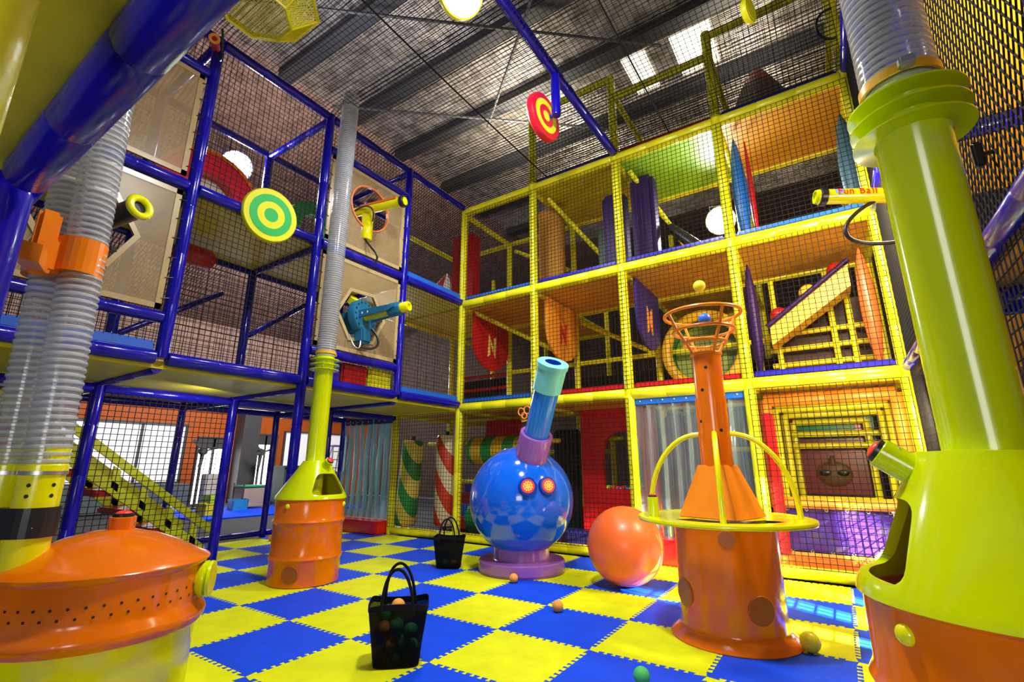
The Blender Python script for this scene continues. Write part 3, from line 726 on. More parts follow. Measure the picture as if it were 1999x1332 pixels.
MB().lathe((0, 0, 0), [(.148, 1.585), (.15, 1.6), (.15, 2.78)], 48, (True, False)).build('pipe', ORG, bs)
for k in range(4):
    t = rot + PI / 2 * k; p = Vector((.151 * math.cos(t), .151 * math.sin(t), 0)); MB().cyl(p + Vector((0, 0, 1.6)), p + Vector((0, 0, 2.3)), .012, n=8).build('pipe_seam', ORG, bs)
ph = MB()
for ang, z in ((-.1, 2.62), (-.5, 2.38), (-.9, 2.05), (.5, 1.95)):
    t = a0 + ang; d = Vector((math.cos(t), math.sin(t), 0)); ph.add(ph.ring(d * .1505 + Vector((0, 0, z)), d, .018, 12), [tuple(range(12))])
ph.build('pipe_hole', BLACK, bs, False)
bk = MB().torus((0, 0, 2.79), (0, 0, 1), .152, .017, 40, 8).build('basket_collar', ORF, bs)
for R_k, z in ((.225, 2.92), (.32, 3.06), (.405, 3.25)): MB().torus((0, 0, z), (0, 0, 1), R_k, .02, 48, 8).build('basket_ring', ORF, bs)
for k in range(4):
    t = a0 + .55 + PI / 2 * k; c, s_ = math.cos(t), math.sin(t)
    MB().sweep([(.15 * c, .15 * s_, 2.79), (.225 * c, .225 * s_, 2.92), (.32 * c, .32 * s_, 3.06), (.405 * c, .405 * s_, 3.25)], .017, 8).build('basket_rod', ORF, bs)
for k in range(4):
    t = a0 + PI / 2 * k; c, s_ = math.cos(t), math.sin(t); pts = [(.70 * c, .70 * s_, 1.085)]
    for j in range(13):
        q = PI / 2 * j / 12; rr = .15 + .55 * math.cos(q); pts.append((rr * c, rr * s_, 1.12 + .80 * math.sin(q)))
    MB().sweep(pts, .027, 12).build('guard_hoop', YEN, bs)
t = a0 - 1.20
button(bs, (.70 * math.cos(t), .70 * math.sin(t), 1.09), (0, 0, 1), .055, .19, LIME)
GRLO = mat('orange_grille', (0.50, 0.11, 0.008), 0.35)
for ang, z, r in ((.02, .93, .075), (-1.02, .40, .13), (.52, .34, .125)):
    t = a0 + ang; d = Vector((math.cos(t), math.sin(t), 0)); perforated(bs, d * .478 + Vector((0, 0, z)), d, r, GRLO)
t = a0 + .98; 
def ball(loc, r, m, label, group=None, name='play_ball'):
    o = MB().sphere((0, 0, 0), r, 24, 14).build(name, m); o.location = loc; return tag(o, label, 'ball', group)
ball((4.05, 2.11, 3.20), .068, FOAMB, 'blue ball inside the orange wire basket')
ball((4.03, 2.11, 3.60), .068, FOAMY, 'yellow ball floating in the air above the orange wire basket')

# ------------------------------------------------------------------ blue bomb cannon
bc = thing('bomb_cannon', 'glossy blue bomb-shaped cannon with lit eyes on a purple base', 'cannon', (.73, 3.444, 0))
MB().lathe((0, 0, 0), [(.62, 0), (.66, .006), (.66, .03), (.675, .035), (.675, .165), (.66, .18), (.45, .182), (.44, .19), (.43, .40)], 72).build('base', LILA, bc)
MB().sphere((0, 0, 1.057), .832, 72, 40).build('shell', BOMB, bc)
camv = Vector((5.093 - .73, -3.398 - 3.444, 0)).normalized(); rgt = Vector((-camv.y, camv.x, 0))
d = (rgt * .20 + camv * .50 + Vector((0, 0, .84))).normalized(); c = Vector((0, 0, 1.057))
MB().lathe2(c, c + d, [(.72, .255), (1.19, .255), (1.20, .25), (1.20, .20), (1.10, .19)], 56, False).build('collar', LILA, bc)
MB().lathe2(c, c + d, [(.9, .19), (2.1, .19)], 56, False).build('barrel', TUBEB, bc)
MB().lathe2(c, c + d, [(1.93, .192), (1.94, .215), (2.30, .22), (2.31, .235), (2.38, .24), (2.39, .23), (2.392, .125), (2.25, .12)], 56, False).build('muzzle', TEAL, bc)
MB().lathe2(c, c + d, [(2.388, .122), (2.15, .12), (2.149, .001)], 40, False).build('muzzle_liner', mat('deep_blue_liner', (0.01, 0.05, 0.55), 0.3), bc)
d2 = (rgt * -.30 - camv * .62 + Vector((0, 0, .75))).normalized()
MB().lathe2(c, c + d2, [(.74, .2), (.93, .2), (.94, .1)], 40, True).build('rear_cap', LILA, bc)
for ex, ey, ez in ((1.234, 2.822, 1.285), (1.429, 3.056, 1.289)):
    e = Vector((ex - .73, ey - 3.444, ez)); nrm = ((e - c).normalized() + camv * .25).normalized()
    hs = MB().lathe2(e - nrm * .06, e + nrm * .05, [(0, .14), (.8, .14), (1, .128), (1, .10)], 32).build('eye_lamp', mat('deep_blue_rim', (0.004, 0.04, 0.42), .2, coat=.5), bc)
    MB().lathe2(e + nrm * .045, e + nrm * .056, [(0, .102), (1, .098)], 28).build('eye_ring', LEDR, hs)
    dots = MB()
    b1 = nrm.orthogonal().normalized(); b2 = nrm.cross(b1)
    for rr, k in ((0, 1), (.03, 6), (.06, 11)):
        for i in range(k):
            p = e + nrm * .056 + b1 * (rr * math.cos(2 * PI * i / k)) + b2 * (rr * math.sin(2 * PI * i / k)); dots.dome(p, nrm, .0145, .008, 8, 3)
    dots.build('led_dot', LED, hs)

# ------------------------------------------------------------------ loose balls and bags
o = MB().sphere((0, 0, 0), .517, 56, 32).build('exercise_ball', BALLO); o.location = (2.465, 3.392, .517); tag(o, 'huge coral orange inflated ball on the mats', 'ball')
MB().dome((.10, -.06, .50), (.1, -.06, 1), .03, .012).build('valve', BALLO, o)
ball((1.07, 2.70, .062), .062, FOAMO, 'small orange ball in front of the purple cannon base')
ball((2.23, 1.84, .062), .062, FOAMO, 'small orange ball on a blue mat between cannon and camera')
ball((4.66, 2.02, .085), .085, FOAMY, 'yellow ball touching the flared foot of the basket stand')
ball((3.63, .57, .062), .062, FOAMG, 'green ball at the very bottom edge of the view')
ball((-5.4, 2.95, .062), .062, FOAMO, 'small orange ball on far mats behind the centre drum')
def bag(loc, rz, label, ball_spots, tagname):
    r = thing('mesh_tote_bag', label, 'bag', loc, None, rz)
    def rr(hw, hd, z, n=32):
        out = []
        for i in range(n):
            t = 2 * PI * i / n; c_, s_ = math.cos(t), math.sin(t); e = .45
            out.append((hw * math.copysign(abs(c_) ** e, c_), hd * math.copysign(abs(s_) ** e, s_), z + .012 * math.sin(3 * t) * (z > .1)))
        return out
    prof = [(.185, .12, .005), (.19, .125, .03), (.21, .15, .2), (.235, .165, .36), (.245, .17, .44)]
    b = MB()
    for p in prof: b.v += rr(*p)
    for k in range(len(prof) - 1):
        for i in range(32): j = (i + 1) % 32; b.f.append((k * 32 + i, k * 32 + j, (k + 1) * 32 + j, (k + 1) * 32 + i)); b.m.append(0)
    b.f.append(tuple(range(31, -1, -1))); b.m.append(0)
    b.build('bag_body', MESH, r)
    h = MB()
    for p in ((.246, .171, .43), (.25, .175, .435), (.25, .175, .475), (.246, .171, .478)): h.v += rr(*p)
    for k in range(3):
        for i in range(32): j = (i + 1) % 32; h.f.append((k * 32 + i, k * 32 + j, (k + 1) * 32 + j, (k + 1) * 32 + i)); h.m.append(0)
    h.build('hem', DARK, r)
    for s_ in (-1, 1):
        lean = -.03 if s_ > 0 else .05
        pts = bez((-.13, s_ * .172, .40), (-.15, s_ * .16 + lean, .86), (.10, s_ * .16 + lean, .86), (.13, s_ * .172, .40), 24)
        MB().sweep(pts, .013, 8).build('handle', DARK, r)
    c_, sn = math.cos(rz), math.sin(rz)
    for k, (x, y, z, m, lb) in enumerate(ball_spots): ball((loc[0] + x * c_ - y * sn, loc[1] + x * sn + y * c_, z), .058, m, lb, 'balls inside the black mesh bags')
rz = math.atan2(.553, .833)
bag((1.79, -.17, 0), rz + .15, 'black mesh tote bag full of small balls in the foreground', [
    (-.01, .02, .43, FOAMO, 'orange ball on top inside the near black mesh bag'), (-.11, -.05, .28, FOAMO, 'dim orange ball at left inside the near mesh bag'),
    (-.01, -.055, .30, FOAMG, 'green ball upper middle inside the near mesh bag'), (.11, -.055, .26, FOAMG, 'green ball at right inside the near mesh bag'),
    (.05, -.045, .17, FOAMG, 'green ball in the middle inside the near mesh bag'), (-.05, -.04, .16, FOAMO, 'orange ball in the middle inside the near mesh bag'),
    (.02, -.03, .065, FOAMG, 'green ball at the bottom inside the near mesh bag'), (-.11, .04, .36, FOAMG, 'pale green ball peeking over the near bag rim'),
    (-.10, -.01, .065, FOAMO, 'orange ball at the bottom left inside the near mesh bag'), (.12, .02, .12, FOAMG, 'green ball low at right inside the near mesh bag')], 'near')
bag((-.36, 2.97, 0), rz - .1, 'black mesh tote bag standing beside the bomb cannon base', [
    (-.05, -.03, .07, FOAMG, 'green ball at left inside the far mesh bag'), (.08, -.02, .07, FOAMO, 'orange ball at right inside the far mesh bag')], 'far')

# ------------------------------------------------------------------ round targets
def target(c, d, R, mats, radii, th, label, rim=None):
    r = thing('round_target', label, 'target', c, 'round shooting targets'); d = Vector(d).normalized()
    MB().lathe2(-d * th, Vector((0, 0, 0)), [(0, R * .93), (.25, R), (.75, R), (1, R * .96)], 56).build('disc', rim or mats[0], r)
    for k in range(1, len(mats)):
        ro = radii[k - 1]; ri = radii[k] if k < len(radii) else 0
        e = .004
        if ri: MB().lathe2(-d * e, d * .006, [(0, ro), (1, ro), (1, ri), (0, ri)], 56, False).build('ring', mats[k], r, False)
        else: MB().lathe2(-d * e, d * .006, [(0, ro), (1, ro)], 56).build('bullseye', mats[k], r, False)
    return r
target((-1.84, .16, 5.42), (1, -.06, -.10), .43, [TYE, TGR, TYE, TGR], [.33, .215, .11], .09, 'green and yellow round target on the blue frame rail')
t3 = target((1.90, 2.42, 7.11), (1, -.08, .0), .40, [TRE, TYE, TRE, TYE], [.29, .19, .09], .13, 'red and yellow inflatable target hanging from the blue beam')
MB().cyl((0, .1, .05), (.13, .14, .07), .03, n=10).build('mount', BLU, t3)
target((1.80, .36, 7.66), (.80, -.30, -.62), .32, [TYE, WHITE, WHITE], [.29, .1], .10, 'white faced round target with yellow rim at the top edge')
target((4.95, 2.72, 7.62), (.95, -.28, -.10), .17, [TYE, TYE], [.12], .08, 'small yellow round target at the top edge near the right corner')

# yellow expanded-metal catcher hanging under the overhead net
ym = thing('mesh_catcher', 'yellow expanded metal catcher bowl under the overhead net', 'catcher', (-.60, -1.05, 7.48))
n = 8; ra, rb_ = .76, .44; za, zb = .34, 0.0
top = [Vector((ra * math.cos(2 * PI * (k + .5) / n), ra * math.sin(2 * PI * (k + .5) / n), za)) for k in range(n)]
bot = [Vector((rb_ * math.cos(2 * PI * (k + .5) / n), rb_ * math.sin(2 * PI * (k + .5) / n), zb)) for k in range(n)]
fr = MB().sweep(top, .03, 6, closed=True).sweep(bot, .025, 6, closed=True)
for k in range(n): fr.cyl(top[k], bot[k], .02, n=6)
fr.build('frame', MESHY, ym)
ms = MB()
for k in range(n):
    a, b_, c, d = bot[k], bot[(k + 1) % n], top[(k + 1) % n], top[k]
    for sgn in (0, 1):
        for i in range(-7, 15):
            t0 = i / 14
            u0, u1 = (t0, t0 + .5) if sgn == 0 else (t0 + .5, t0)
            P = lambda u, v: lerp(lerp(a, b_, u), lerp(d, c, u), v)
            v0, v1 = 0, 1
            if u1 != u0:
                for lim in (0, 1):
                    pass
            pts = [(u0 + (u1 - u0) * s / 12, s / 12) for s in range(13)]
            pts = [p for p in pts if 0 <= p[0] <= 1]
            if len(pts) > 1: ms.strand(P(*pts[0]), P(*pts[-1]), .006)
for i in range(-11, 12):
    y = i * .038
    h = math.sqrt(max(0, .43 ** 2 - y * y))
    if h > .03: ms.strand((-h, y, 0), (h, y, 0), .006); ms.strand((y, -h, 0), (y, h, 0), .006)
ms.build('mesh', MESHY, ym, False, False)

# ------------------------------------------------------------------ ball cannons
def orient(root, d):   # point local +X along d
    root.rotation_euler = Vector(d).to_track_quat('X', 'Z').to_euler()
# blue geared cannon in the hexagonal hole
g1 = thing('ball_cannon', 'blue perforated cannon with yellow barrel poking through the hexagonal hole', 'cannon', (-1.90, 2.16, 4.27)); orient(g1, (1, .22, .10))
MB().lathe2((-.12, 0, 0), (.02, 0, 0), [(0, .33), (.8, .33), (1, .31)], 40).build('gear_disc', GUNB, g1)
hh = MB()
for k in range(16):
    t = 2 * PI * k / 16; hh.add(hh.ring((.0215, .27 * math.cos(t), .27 * math.sin(t)), (1, 0, 0), .022, 8), [tuple(range(8))])
hh.build('disc_hole', BLACK, g1, False)
MB().lathe2((.0, 0, 0), (.86, 0, 0), [(0, .085), (1, .085)], 24, True).build('barrel', mat('lime_ribbed_barrel', (0.55, 0.62, 0.02), 0.3), g1)
MB().lathe2((.82, 0, 0), (.97, 0, 0), [(0, .095), (.9, .095), (1, .085), (1, .055), (.4, .05)], 24, True).build('muzzle', YEN, g1)
MB().lathe2((.55, 0, 0), (.80, 0, 0), [(0, .12), (.2, .135), (.8, .135), (1, .12)], 8, True).build('barrel_sleeve', GUNB, g1, False)
for s_ in (-1, 1):
    b = MB().prism([(.02, s_ * .17, -.07), (.62, s_ * .15, -.05), (.74, s_ * .13, 0), (.62, s_ * .15, .05), (.02, s_ * .17, .07)], (0, s_, 0), .03).build('side_plate', GUNB, g1, False)
    hb2 = MB()
    for k in range(5): hb2.add(hb2.ring((.10 + .11 * k, s_ * (.20 - .006 * k), 0), (0, s_, 0), .022, 8), [tuple(range(8))])
    hb2.build('plate_hole', WHITE, b, False)
MB().bbox((-.55, -.16, -.34), (-.10, .16, .12), .03).build('receiver', GUNB, g1)
MB().lathe2((-.22, -.12, .28), (-.12, -.14, .36), [(0, .08), (1, .08)], 16).build('cap', YEN, g1)
MB().bbox((-.14, -.14, -.52), (.06, .12, -.24), .03).build('lower_gearbox', GUNB, g1)
MB().sweep(bez((.03, .16, -.20), (.30, .28, -.55), (.10, .10, -.80), (-.20, -.20, -.45), 24), .022, 8).build('cable', BLACK, g1)
MB().sweep(bez((-.1, -.3, -.4), (.05, -.36, -.75), (.05, -.16, -.75), (.0, -.12, -.45), 14), .012, 6).build('tether_chain', STEEL, g1)
# yellow blaster in the round hole
def blaster(name, label, loc, d, text=None):
    g = thing(name, label, 'cannon', loc); orient(g, d)
    MB().lathe2((-.35, 0, 0), (.80, 0, 0), [(0, .09), (1, .09)], 32, True).build('barrel', YEN, g)
    MB().lathe2((.74, 0, 0), (.84, 0, 0), [(0, .10), (.15, .112), (.85, .112), (1, .10), (1, .075)], 28, False).build('muzzle_ring', BLACK, g)
    MB().lathe2((.70, 0, 0), (.845, 0, 0), [(.95, .075), (0, .07)], 24, True).build('bore', LIME, g)
    MB().prism([(-.15, -.05, -.05), (.10, -.05, -.05), (.06, -.05, -.36), (-.12, -.05, -.36)], (0, 1, 0), .10).build('grip', YEN, g, False)
    MB().lathe2((-.03, 0, -.30), (-.03, 0, -.66), [(0, .10), (.06, .115), (.94, .115), (1, .10)], 28).build('motor', YEN, g)
    MB().sweep(bez((-.02, -.04, -.64), (.12, -.02, -.90), (.36, .10, -1.0), (.16, .06, -1.16), 20), .02, 8).build('cable', BLACK, g)
    MB().sweep(bez((-.3, -.09, -.02), (.0, -.16, .05), (.32, -.18, -.05), (.16, -.08, -.34), 20), .018, 8).build('trigger_cable', BLACK, g)
    return g
g2 = blaster('ball_cannon', 'yellow cannon with hanging motor in the round orange-rimmed hole', (-1.95, 2.12, 6.50), (1, .18, -.02))
MB().bbox((-.20, -.095, .02), (.70, .095, .094), .02).build('decal_strip', mat('red_orange_decal', (0.7, 0.14, 0.02), 0.35), g2)
MB().lathe2((-.1, 0, .12), (.12, 0, .15), [(0, .06), (.5, .09), (1, .06)], 16).build('sight', BLACK, g2)
# right-hand blaster with lettering
g3 = thing('ball_cannon', 'yellow cannon lettered in red on the right beside the fat hose', 'cannon', (5.98, 2.4, 4.27)); 
mz = Vector((5.325, 2.15, 4.31)); bkp = Vector((6.02, 2.42, 4.24)); ax = (mz - bkp).normalized()
orient(g3, ax); L = (mz - bkp).length
MB().lathe2((-.1, 0, 0), (L, 0, 0), [(0, .078), (1, .078)], 32).build('barrel', YEN, g3)
MB().lathe2((L - .09, 0, 0), (L - .02, 0, 0), [(0, .08), (.15, .096), (.85, .096), (1, .08)], 28).build('muzzle_ring', BLACK, g3)
MB().lathe2((L - .03, 0, 0), (L + .02, 0, 0), [(0, .07), (1, .07), (1, .055), (.2, .05)], 24).build('muzzle', LIME, g3)
MB().sweep(bez((.22, 0, -.06), (.62, -.02, -.30), (.62, 0, -.62), (.05, .0, -.52), 24), .02, 10).build('cable', BLACK, g3)
MB().bbox((-.14, -.06, -.16), (.10, .06, .02), .02).build('bracket', mat('navy_bracket', (0.02, 0.02, 0.12), 0.4), g3)
def text_mesh(s, size, m, parent, name='lettering', depth=0.003):
    cu = bpy.data.curves.new('t', 'FONT'); cu.body = s; cu.size = size; cu.extrude = depth; cu.resolution_u = 3
    to = bpy.data.objects.new('t', cu); col.objects.link(to)
    dg = bpy.context.evaluated_depsgraph_get(); dg.update()
    me = bpy.data.meshes.new_from_object(to.evaluated_get(dg)); bpy.data.objects.remove(to); bpy.data.curves.remove(cu)
    me.materials.clear(); me.materials.append(m)
    o = bpy.data.objects.new(name, me); col.objects.link(o); o.parent = parent
    return o
RP = mat('red_print', (0.8, 0.02, 0.01), 0.4); adv = 0.0
for ch, wd in (('F', .062), ('u', .066), ('n', .066), (' ', .05), ('B', .075), ('a', .066), ('l', .034), ('l', .034), (' ', .05), ('B', .07)):
    if ch != ' ':
        tx = text_mesh(ch, .115, RP, g3, 'letter')
        bm = bmesh.new(); bm.from_mesh(tx.data); bmesh.ops.triangulate(bm, faces=bm.faces[:])
        for _ in range(3): bmesh.ops.subdivide_edges(bm, edges=[e for e in bm.edges if e.calc_length() > .014], cuts=1); bmesh.ops.triangulate(bm, faces=bm.faces[:])
        bm.to_mesh(tx.data); bm.free()
        for v in tx.data.vertices:       # wrap the print round the barrel, on the side that faces the court
            h = v.co.y - .03; t = h / .0785 + .15; rr = .0785 + v.co.z + .003
            v.co = Vector((L - .17 - (adv + v.co.x) * .80, rr * math.cos(t), rr * math.sin(t)))
    adv += wd
lg = MB(); nd = 24
def wrapped(x, h, rr): t = h / .0785 + .15; return (x, rr * math.cos(t), rr * math.sin(t))
for q in range(5):
    for k in range(nd): t = 2 * PI * k / nd; lg.v.append(wrapped(L - .19 + .011 * q * math.cos(t), .012 + .011 * q * math.sin(t), .0795))
for q in range(4):
    for k in range(nd): j = (k + 1) % nd; lg.f.append((q * nd + k, q * nd + j, (q + 1) * nd + j, (q + 1) * nd + k)); lg.m.append(0)
lg.build('blue_dot_print', mat('pale_blue_print', (0.25, 0.45, 0.9), 0.4), g3)
# left black cannon
g4 = thing('ball_cannon', 'black cannon with round yellow muzzle ring behind the clear hoses', 'cannon', (-1.98, -1.85, 4.40)); orient(g4, (.9, .25, .12))
MB().lathe2((-.3, 0, 0), (.74, 0, 0), [(0, .125), (1, .115)], 24).build('barrel', BLACK, g4)
MB().torus((.76, 0, 0), (1, 0, 0), .11, .042, 32, 10).build('muzzle_ring', YEN, g4)
MB().bbox((-.32, -.16, -.42), (.02, .16, -.08), .03).build('receiver', BLACK, g4)
MB().prism([(.02, -.04, -.30), (.42, -.04, -.42), (.44, -.04, -.48), (.0, -.04, -.44)], (0, 1, 0), .06).build('stock', BLACK, g4, False)
g5 = thing('ball_cannon', 'small red and yellow cannon high at the upper left by the blue beam', 'cannon', (-1.75, -1.05, 7.65)); orient(g5, (.8, -.4, -.3))
MB().lathe2((-.15, 0, 0), (.16, 0, 0), [(0, .06), (1, .06)], 20).build('barrel', RED, g5); MB().torus((.16, 0, 0), (1, 0, 0), .055, .022, 24, 8).build('muzzle_ring', FOAMO, g5)
MB().sweep(bez((-.1, 0, -.04), (-.1, .1, -.3), (.2, .15, -.3), (.35, .1, .1), 14), .016, 6).build('cable', BLACK, g5)

# ------------------------------------------------------------------ floodlights
def flood(loc, d, label, power, size=.14, sc_=1.0):
    r = thing('flood_lamp', label, 'lamp', loc); orient(r, d)
    MB().lathe2((-.34, 0, 0), (0, 0, 0), [(0, .10), (.35, .14), (.4, .18), (1, .32), (1, .305), (.45, .17), (.42, .02)], 36, False).build('reflector', REFL, r)
    MB().lathe2((-.50, 0, 0), (-.32, 0, 0), [(0, .10), (.2, .14), (1, .14)], 20).build('ballast', GRY, r)
    MB().lathe2((-.20, 0, 0), (-.10, 0, 0), [(0, .16), (.7, .17), (1, .12)], 24).build('lens', LAMP if sc_ == 1.0 else LAMPS, r)
    MB().sweep([(-.45, -.12, 0), (-.5, -.2, .1), (-.5, -.2, .3), (-.5, .2, .3), (-.5, .2, .1), (-.45, .12, 0)], .02, 6).build('bracket', STEEL, r)
    l = bpy.data.lights.new('flood_lamp_light', 'SPOT'); l.energy = power; l.spot_size = 2.6; l.spot_blend = .6; l.shadow_soft_size = size; l.color = (1, .97, .92)
    r.scale = (sc_,) * 3
    lo = bpy.data.objects.new('flood_lamp_light', l); col.objects.link(lo); lo.location = (Vector(loc) + Vector(d).normalized() * .06) ; lo.rotation_euler = Vector(d).to_track_quat('-Z', 'Y').to_euler()
flood((-4.6, .72, 7.68), (1.0, -.10, -.62), 'glaring flood lamp inside the blue frame top storey', 160)
flood((3.62, 7.35, 6.95), (.15, -1.0, -.62), 'glaring flood lamp inside the yellow frame upper storey', 160)
flood((5.42, 4.86, .40), (-.2, -1, .02), 'small bright lamp low by the purple panel', 3, .05, .32)

# ------------------------------------------------------------------ soft scenery inside the blue frame
def arch(loc, R, r2, th, m, name, label, cat):
    o = thing(name, label, cat, loc); b = MB(); n = 24; prof = []
    for k in range(n + 1): t = PI * k / n; prof.append((math.cos(t), math.sin(t)))
    vs = []; fs = []
    for x in (-th / 2, th / 2):
        for rr in (R, r2): vs += [(x, rr * c, rr * s) for c, s in prof]
    N = n + 1
    for k in range(n):
        fs += [(k, k + 1, N + k + 1, N + k), (2*N + k, 3*N + k, 3*N + k + 1, 2*N + k + 1), (k, 2*N + k, 2*N + k + 1, k + 1), (N + k, N + k + 1, 3*N + k + 1, 3*N + k)]
    b.add(vs, fs).build('arch_pad', m, o, False); return o
a1 = arch((-3.5, -.15, 6.10), .78, .42, .3, mat('red_arch_vinyl', (0.75, 0.01, 0.04), 0.3, coat=.2), 'padded_arch', 'red and orange padded arch under the floodlight in the blue frame', 'arch')
a2 = arch((0, 0, 0), .86, .79, .34, ORG, 'arch_trim', 'x', 'arch')
for ch in list(a2.children): ch.parent = a1; ch.name = 'arch_trim_pad'
bpy.data.objects.remove(a2)
for s_ in (-1, 1): MB().bbox((-.15, s_ * .42, -.70), (.15, s_ * .78, 0), .02).build('arch_leg', MATS['red_arch_vinyl'], a1)
MB().box((-.10, -.42, -.70), (-.05, .42, .05)).lathe2((-.10, 0, 0), (-.05, 0, 0), [(0, .42), (1, .42)], 40).build('back_panel', WHITE, a1, False)
a3 = arch((-3.6, 1.98, 6.45), .62, .33, .2, GRN, 'padded_arch', 'green padded arch behind the tall centre hose', 'arch')
for s_ in (-1, 1): MB().bbox((-.1, s_ * .33, -1.05), (.1, s_ * .62, 0), .02).build('arch_leg', GRN, a3)
rb = at(MB().lathe2((-3.5, -.45, 5.02), (-3.5, .12, 5.02), [(0, .13), (.1, .17), (.9, .17), (1, .13)], 28).build('hanging_roller', RED), (-3.5, -.2, 5.02)); tag(rb, 'red padded roller under the upper deck of the blue frame', 'roller')

# ------------------------------------------------------------------ scenery inside the yellow frame
def striped(name, c1, c2, fq, tilt):
    m = bpy.data.materials.new(name); m.use_nodes = True; nt = m.node_tree; b = nt.nodes['Principled BSDF']; b.inputs['Roughness'].default_value = .35
    tc = nt.nodes.new('ShaderNodeTexCoord'); mp = nt.nodes.new('ShaderNodeMapping'); mp.inputs['Rotation'].default_value = tilt
    wv = nt.nodes.new('ShaderNodeTexWave'); wv.bands_direction = 'X'; wv.inputs['Scale'].default_value = fq; wv.inputs['Distortion'].default_value = 0
    r = nt.nodes.new('ShaderNodeValToRGB'); r.color_ramp.interpolation = 'CONSTANT'; r.color_ramp.elements[0].color = c1 + (1,); r.color_ramp.elements[1].color = c2 + (1,); r.color_ramp.elements[1].position = .5
    nt.links.new(tc.outputs['Object'], mp.inputs['Vector']); nt.links.new(mp.outputs[0], wv.inputs['Vector']); nt.links.new(wv.outputs['Fac'], r.inputs['Fac']); nt.links.new(r.outputs[0], b.inputs['Base Color'])
    return m
SG = striped('green_yellow_stripe_vinyl', (0.03, 0.30, 0.08), (0.75, 0.65, 0.12), 1.15, (0, .52, 0))
SR = striped('red_cream_stripe_vinyl', (0.65, 0.05, 0.02), (0.80, 0.72, 0.45), 1.15, (0, .52, 0))
SH = striped('green_amber_band_vinyl', (0.02, 0.32, 0.06), (0.80, 0.50, 0.03), .85, (0, 0, 0))
def roller(p, q, r, m, label):
    p = Vector(p); q = Vector(q); R = thing('padded_roller', label, 'roller', p, 'padded rollers inside the yellow frame')
    d = q - p; MB().lathe2((0, 0, 0), d, [(0, r * .85), (.03, r), (.97, r), (1, r * .85)], 32).build('pad', m, R)
    e = d.normalized(); MB().cyl(-e * .10, (0, 0, 0), .05, n=12).build('axle', BLACK, R); MB().cyl(d, d + e * .10, .05, n=12).build('axle', BLACK, R)
roller((-4.02, 5.55, .16), (-3.92, 5.6, 2.2), .27, SG, 'green and yellow spiral striped upright roller')
roller((-2.95, 5.8, .20), (-2.95, 5.8, 2.3), .27, SR, 'red and cream spiral striped upright roller')
roller((-2.45, 6.2, 1.93), (-.9, 6.2, 1.93), .33, SH, 'green and amber banded horizontal roller behind the bomb cannon')
roller((-2.45, 6.2, .36), (-1.3, 6.2, .36), .33, GRN, 'plain green horizontal roller low behind the bomb cannon')
def soft(name, a, b_, m, label, cat, r=.03):
    c = ((a[0] + b_[0]) / 2, (a[1] + b_[1]) / 2, min(a[2], b_[2])); o = MB().bbox(a, b_, r).build(name, m); at(o, c); return tag(o, label, cat)
soft('padded_wall', (-2.6, 6.9, 2.15), (-1.5, 7.0, 2.72), RED, 'dark red padded board above the banded roller', 'padded wall')
soft('padded_wall', (-2.55, 6.5, 0), (-.5, 6.62, 1.15), RED, 'low red padded wall behind the green roller', 'padded wall')
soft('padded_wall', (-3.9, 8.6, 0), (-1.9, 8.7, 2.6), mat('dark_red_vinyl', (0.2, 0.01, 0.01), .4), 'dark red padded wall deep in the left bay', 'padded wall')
for k, m in enumerate((RED, EDB, RED, EDD)):
    soft('soft_step', (-3.75, 6.6 + .3 * k, 0.02), (-2.75, 6.9 + .3 * k, .3 + .28 * k), m, ('lowest red', 'second blue', 'third red', 'top royal blue')[k] + ' padded step between the striped rollers', 'step')
# red arched wall with a ball pit behind the orange ball
aw = thing('arched_wall', 'red padded wall with arched doorway behind the coral ball', 'padded wall', (1.1, 6.6, 0))
w_ = MB().box((-.78, 0, .02), (.92, .14, 2.80)).build('wall_pad', RED, aw, False)
pol = [(-.28, -.3, 1.10)] + [(.16 + .44 * math.cos(t), -.3, 1.85 + .44 * math.sin(t)) for t in [PI * (1 - k / 14) for k in range(15)]] + [(.60, -.3, 1.10)]
cut = MB().prism(pol, (0, 1, 0), .8).build('cutter', BLACK, None, False); cut.location = aw.location; bpy.context.view_layer.update(); boolean(w_, cut)
MB().bbox((-.6, -.45, .02), (.9, -.02, .80), .04).build('step_pad', RED, aw)
bp = MB()
for k in range(260): bp.sphere((random.uniform(.75, 1.78), random.uniform(6.8, 7.1), 1.02 + random.uniform(0, .10)), .05, 8, 5); bp.m[-40:] = [k % 4] * 40
bpo = bp.build('ball_pit_balls', [FOAMY, mat('red_pit_ball', (0.7, 0.03, 0.03), .4), FOAMB, FOAMG]); bpo['kind'] = 'stuff'; at(bpo, (1.2, 6.95, 1.0)); tag(bpo, 'heap of tiny coloured balls inside the arched doorway', 'balls')
soft('pit_box', (.5, 6.75, 0), (1.95, 7.12, 1.0), EDD, 'royal blue box holding the tiny coloured balls', 'ball pit')
soft('soft_bench', (.05, 5.5, 0), (1.95, 6.0, .35), mat('navy_vinyl', (0.012, 0.012, 0.10), .35), 'navy padded bench behind the coral ball', 'bench')
soft('dark_cabinet', (-.55, 6.9, 0), (.1, 7.05, 2.4), mat('black_board', (0.015, 0.015, 0.018), .6), 'black board in the bay behind the bomb cannon', 'board')
soft('dark_cabinet', (-1.9, 9.0, 2.95), (5.9, 9.1, 4.0), mat('black_board', (0.015, 0.015, 0.018), .6), 'long black board at the back of the first storey', 'board')
soft('dark_cabinet', (-3.95, 7.4, 2.95), (-2.1, 7.5, 3.95), mat('black_board', (0.015, 0.015, 0.018), .6), 'black board with red rails at the left of first storey', 'board')
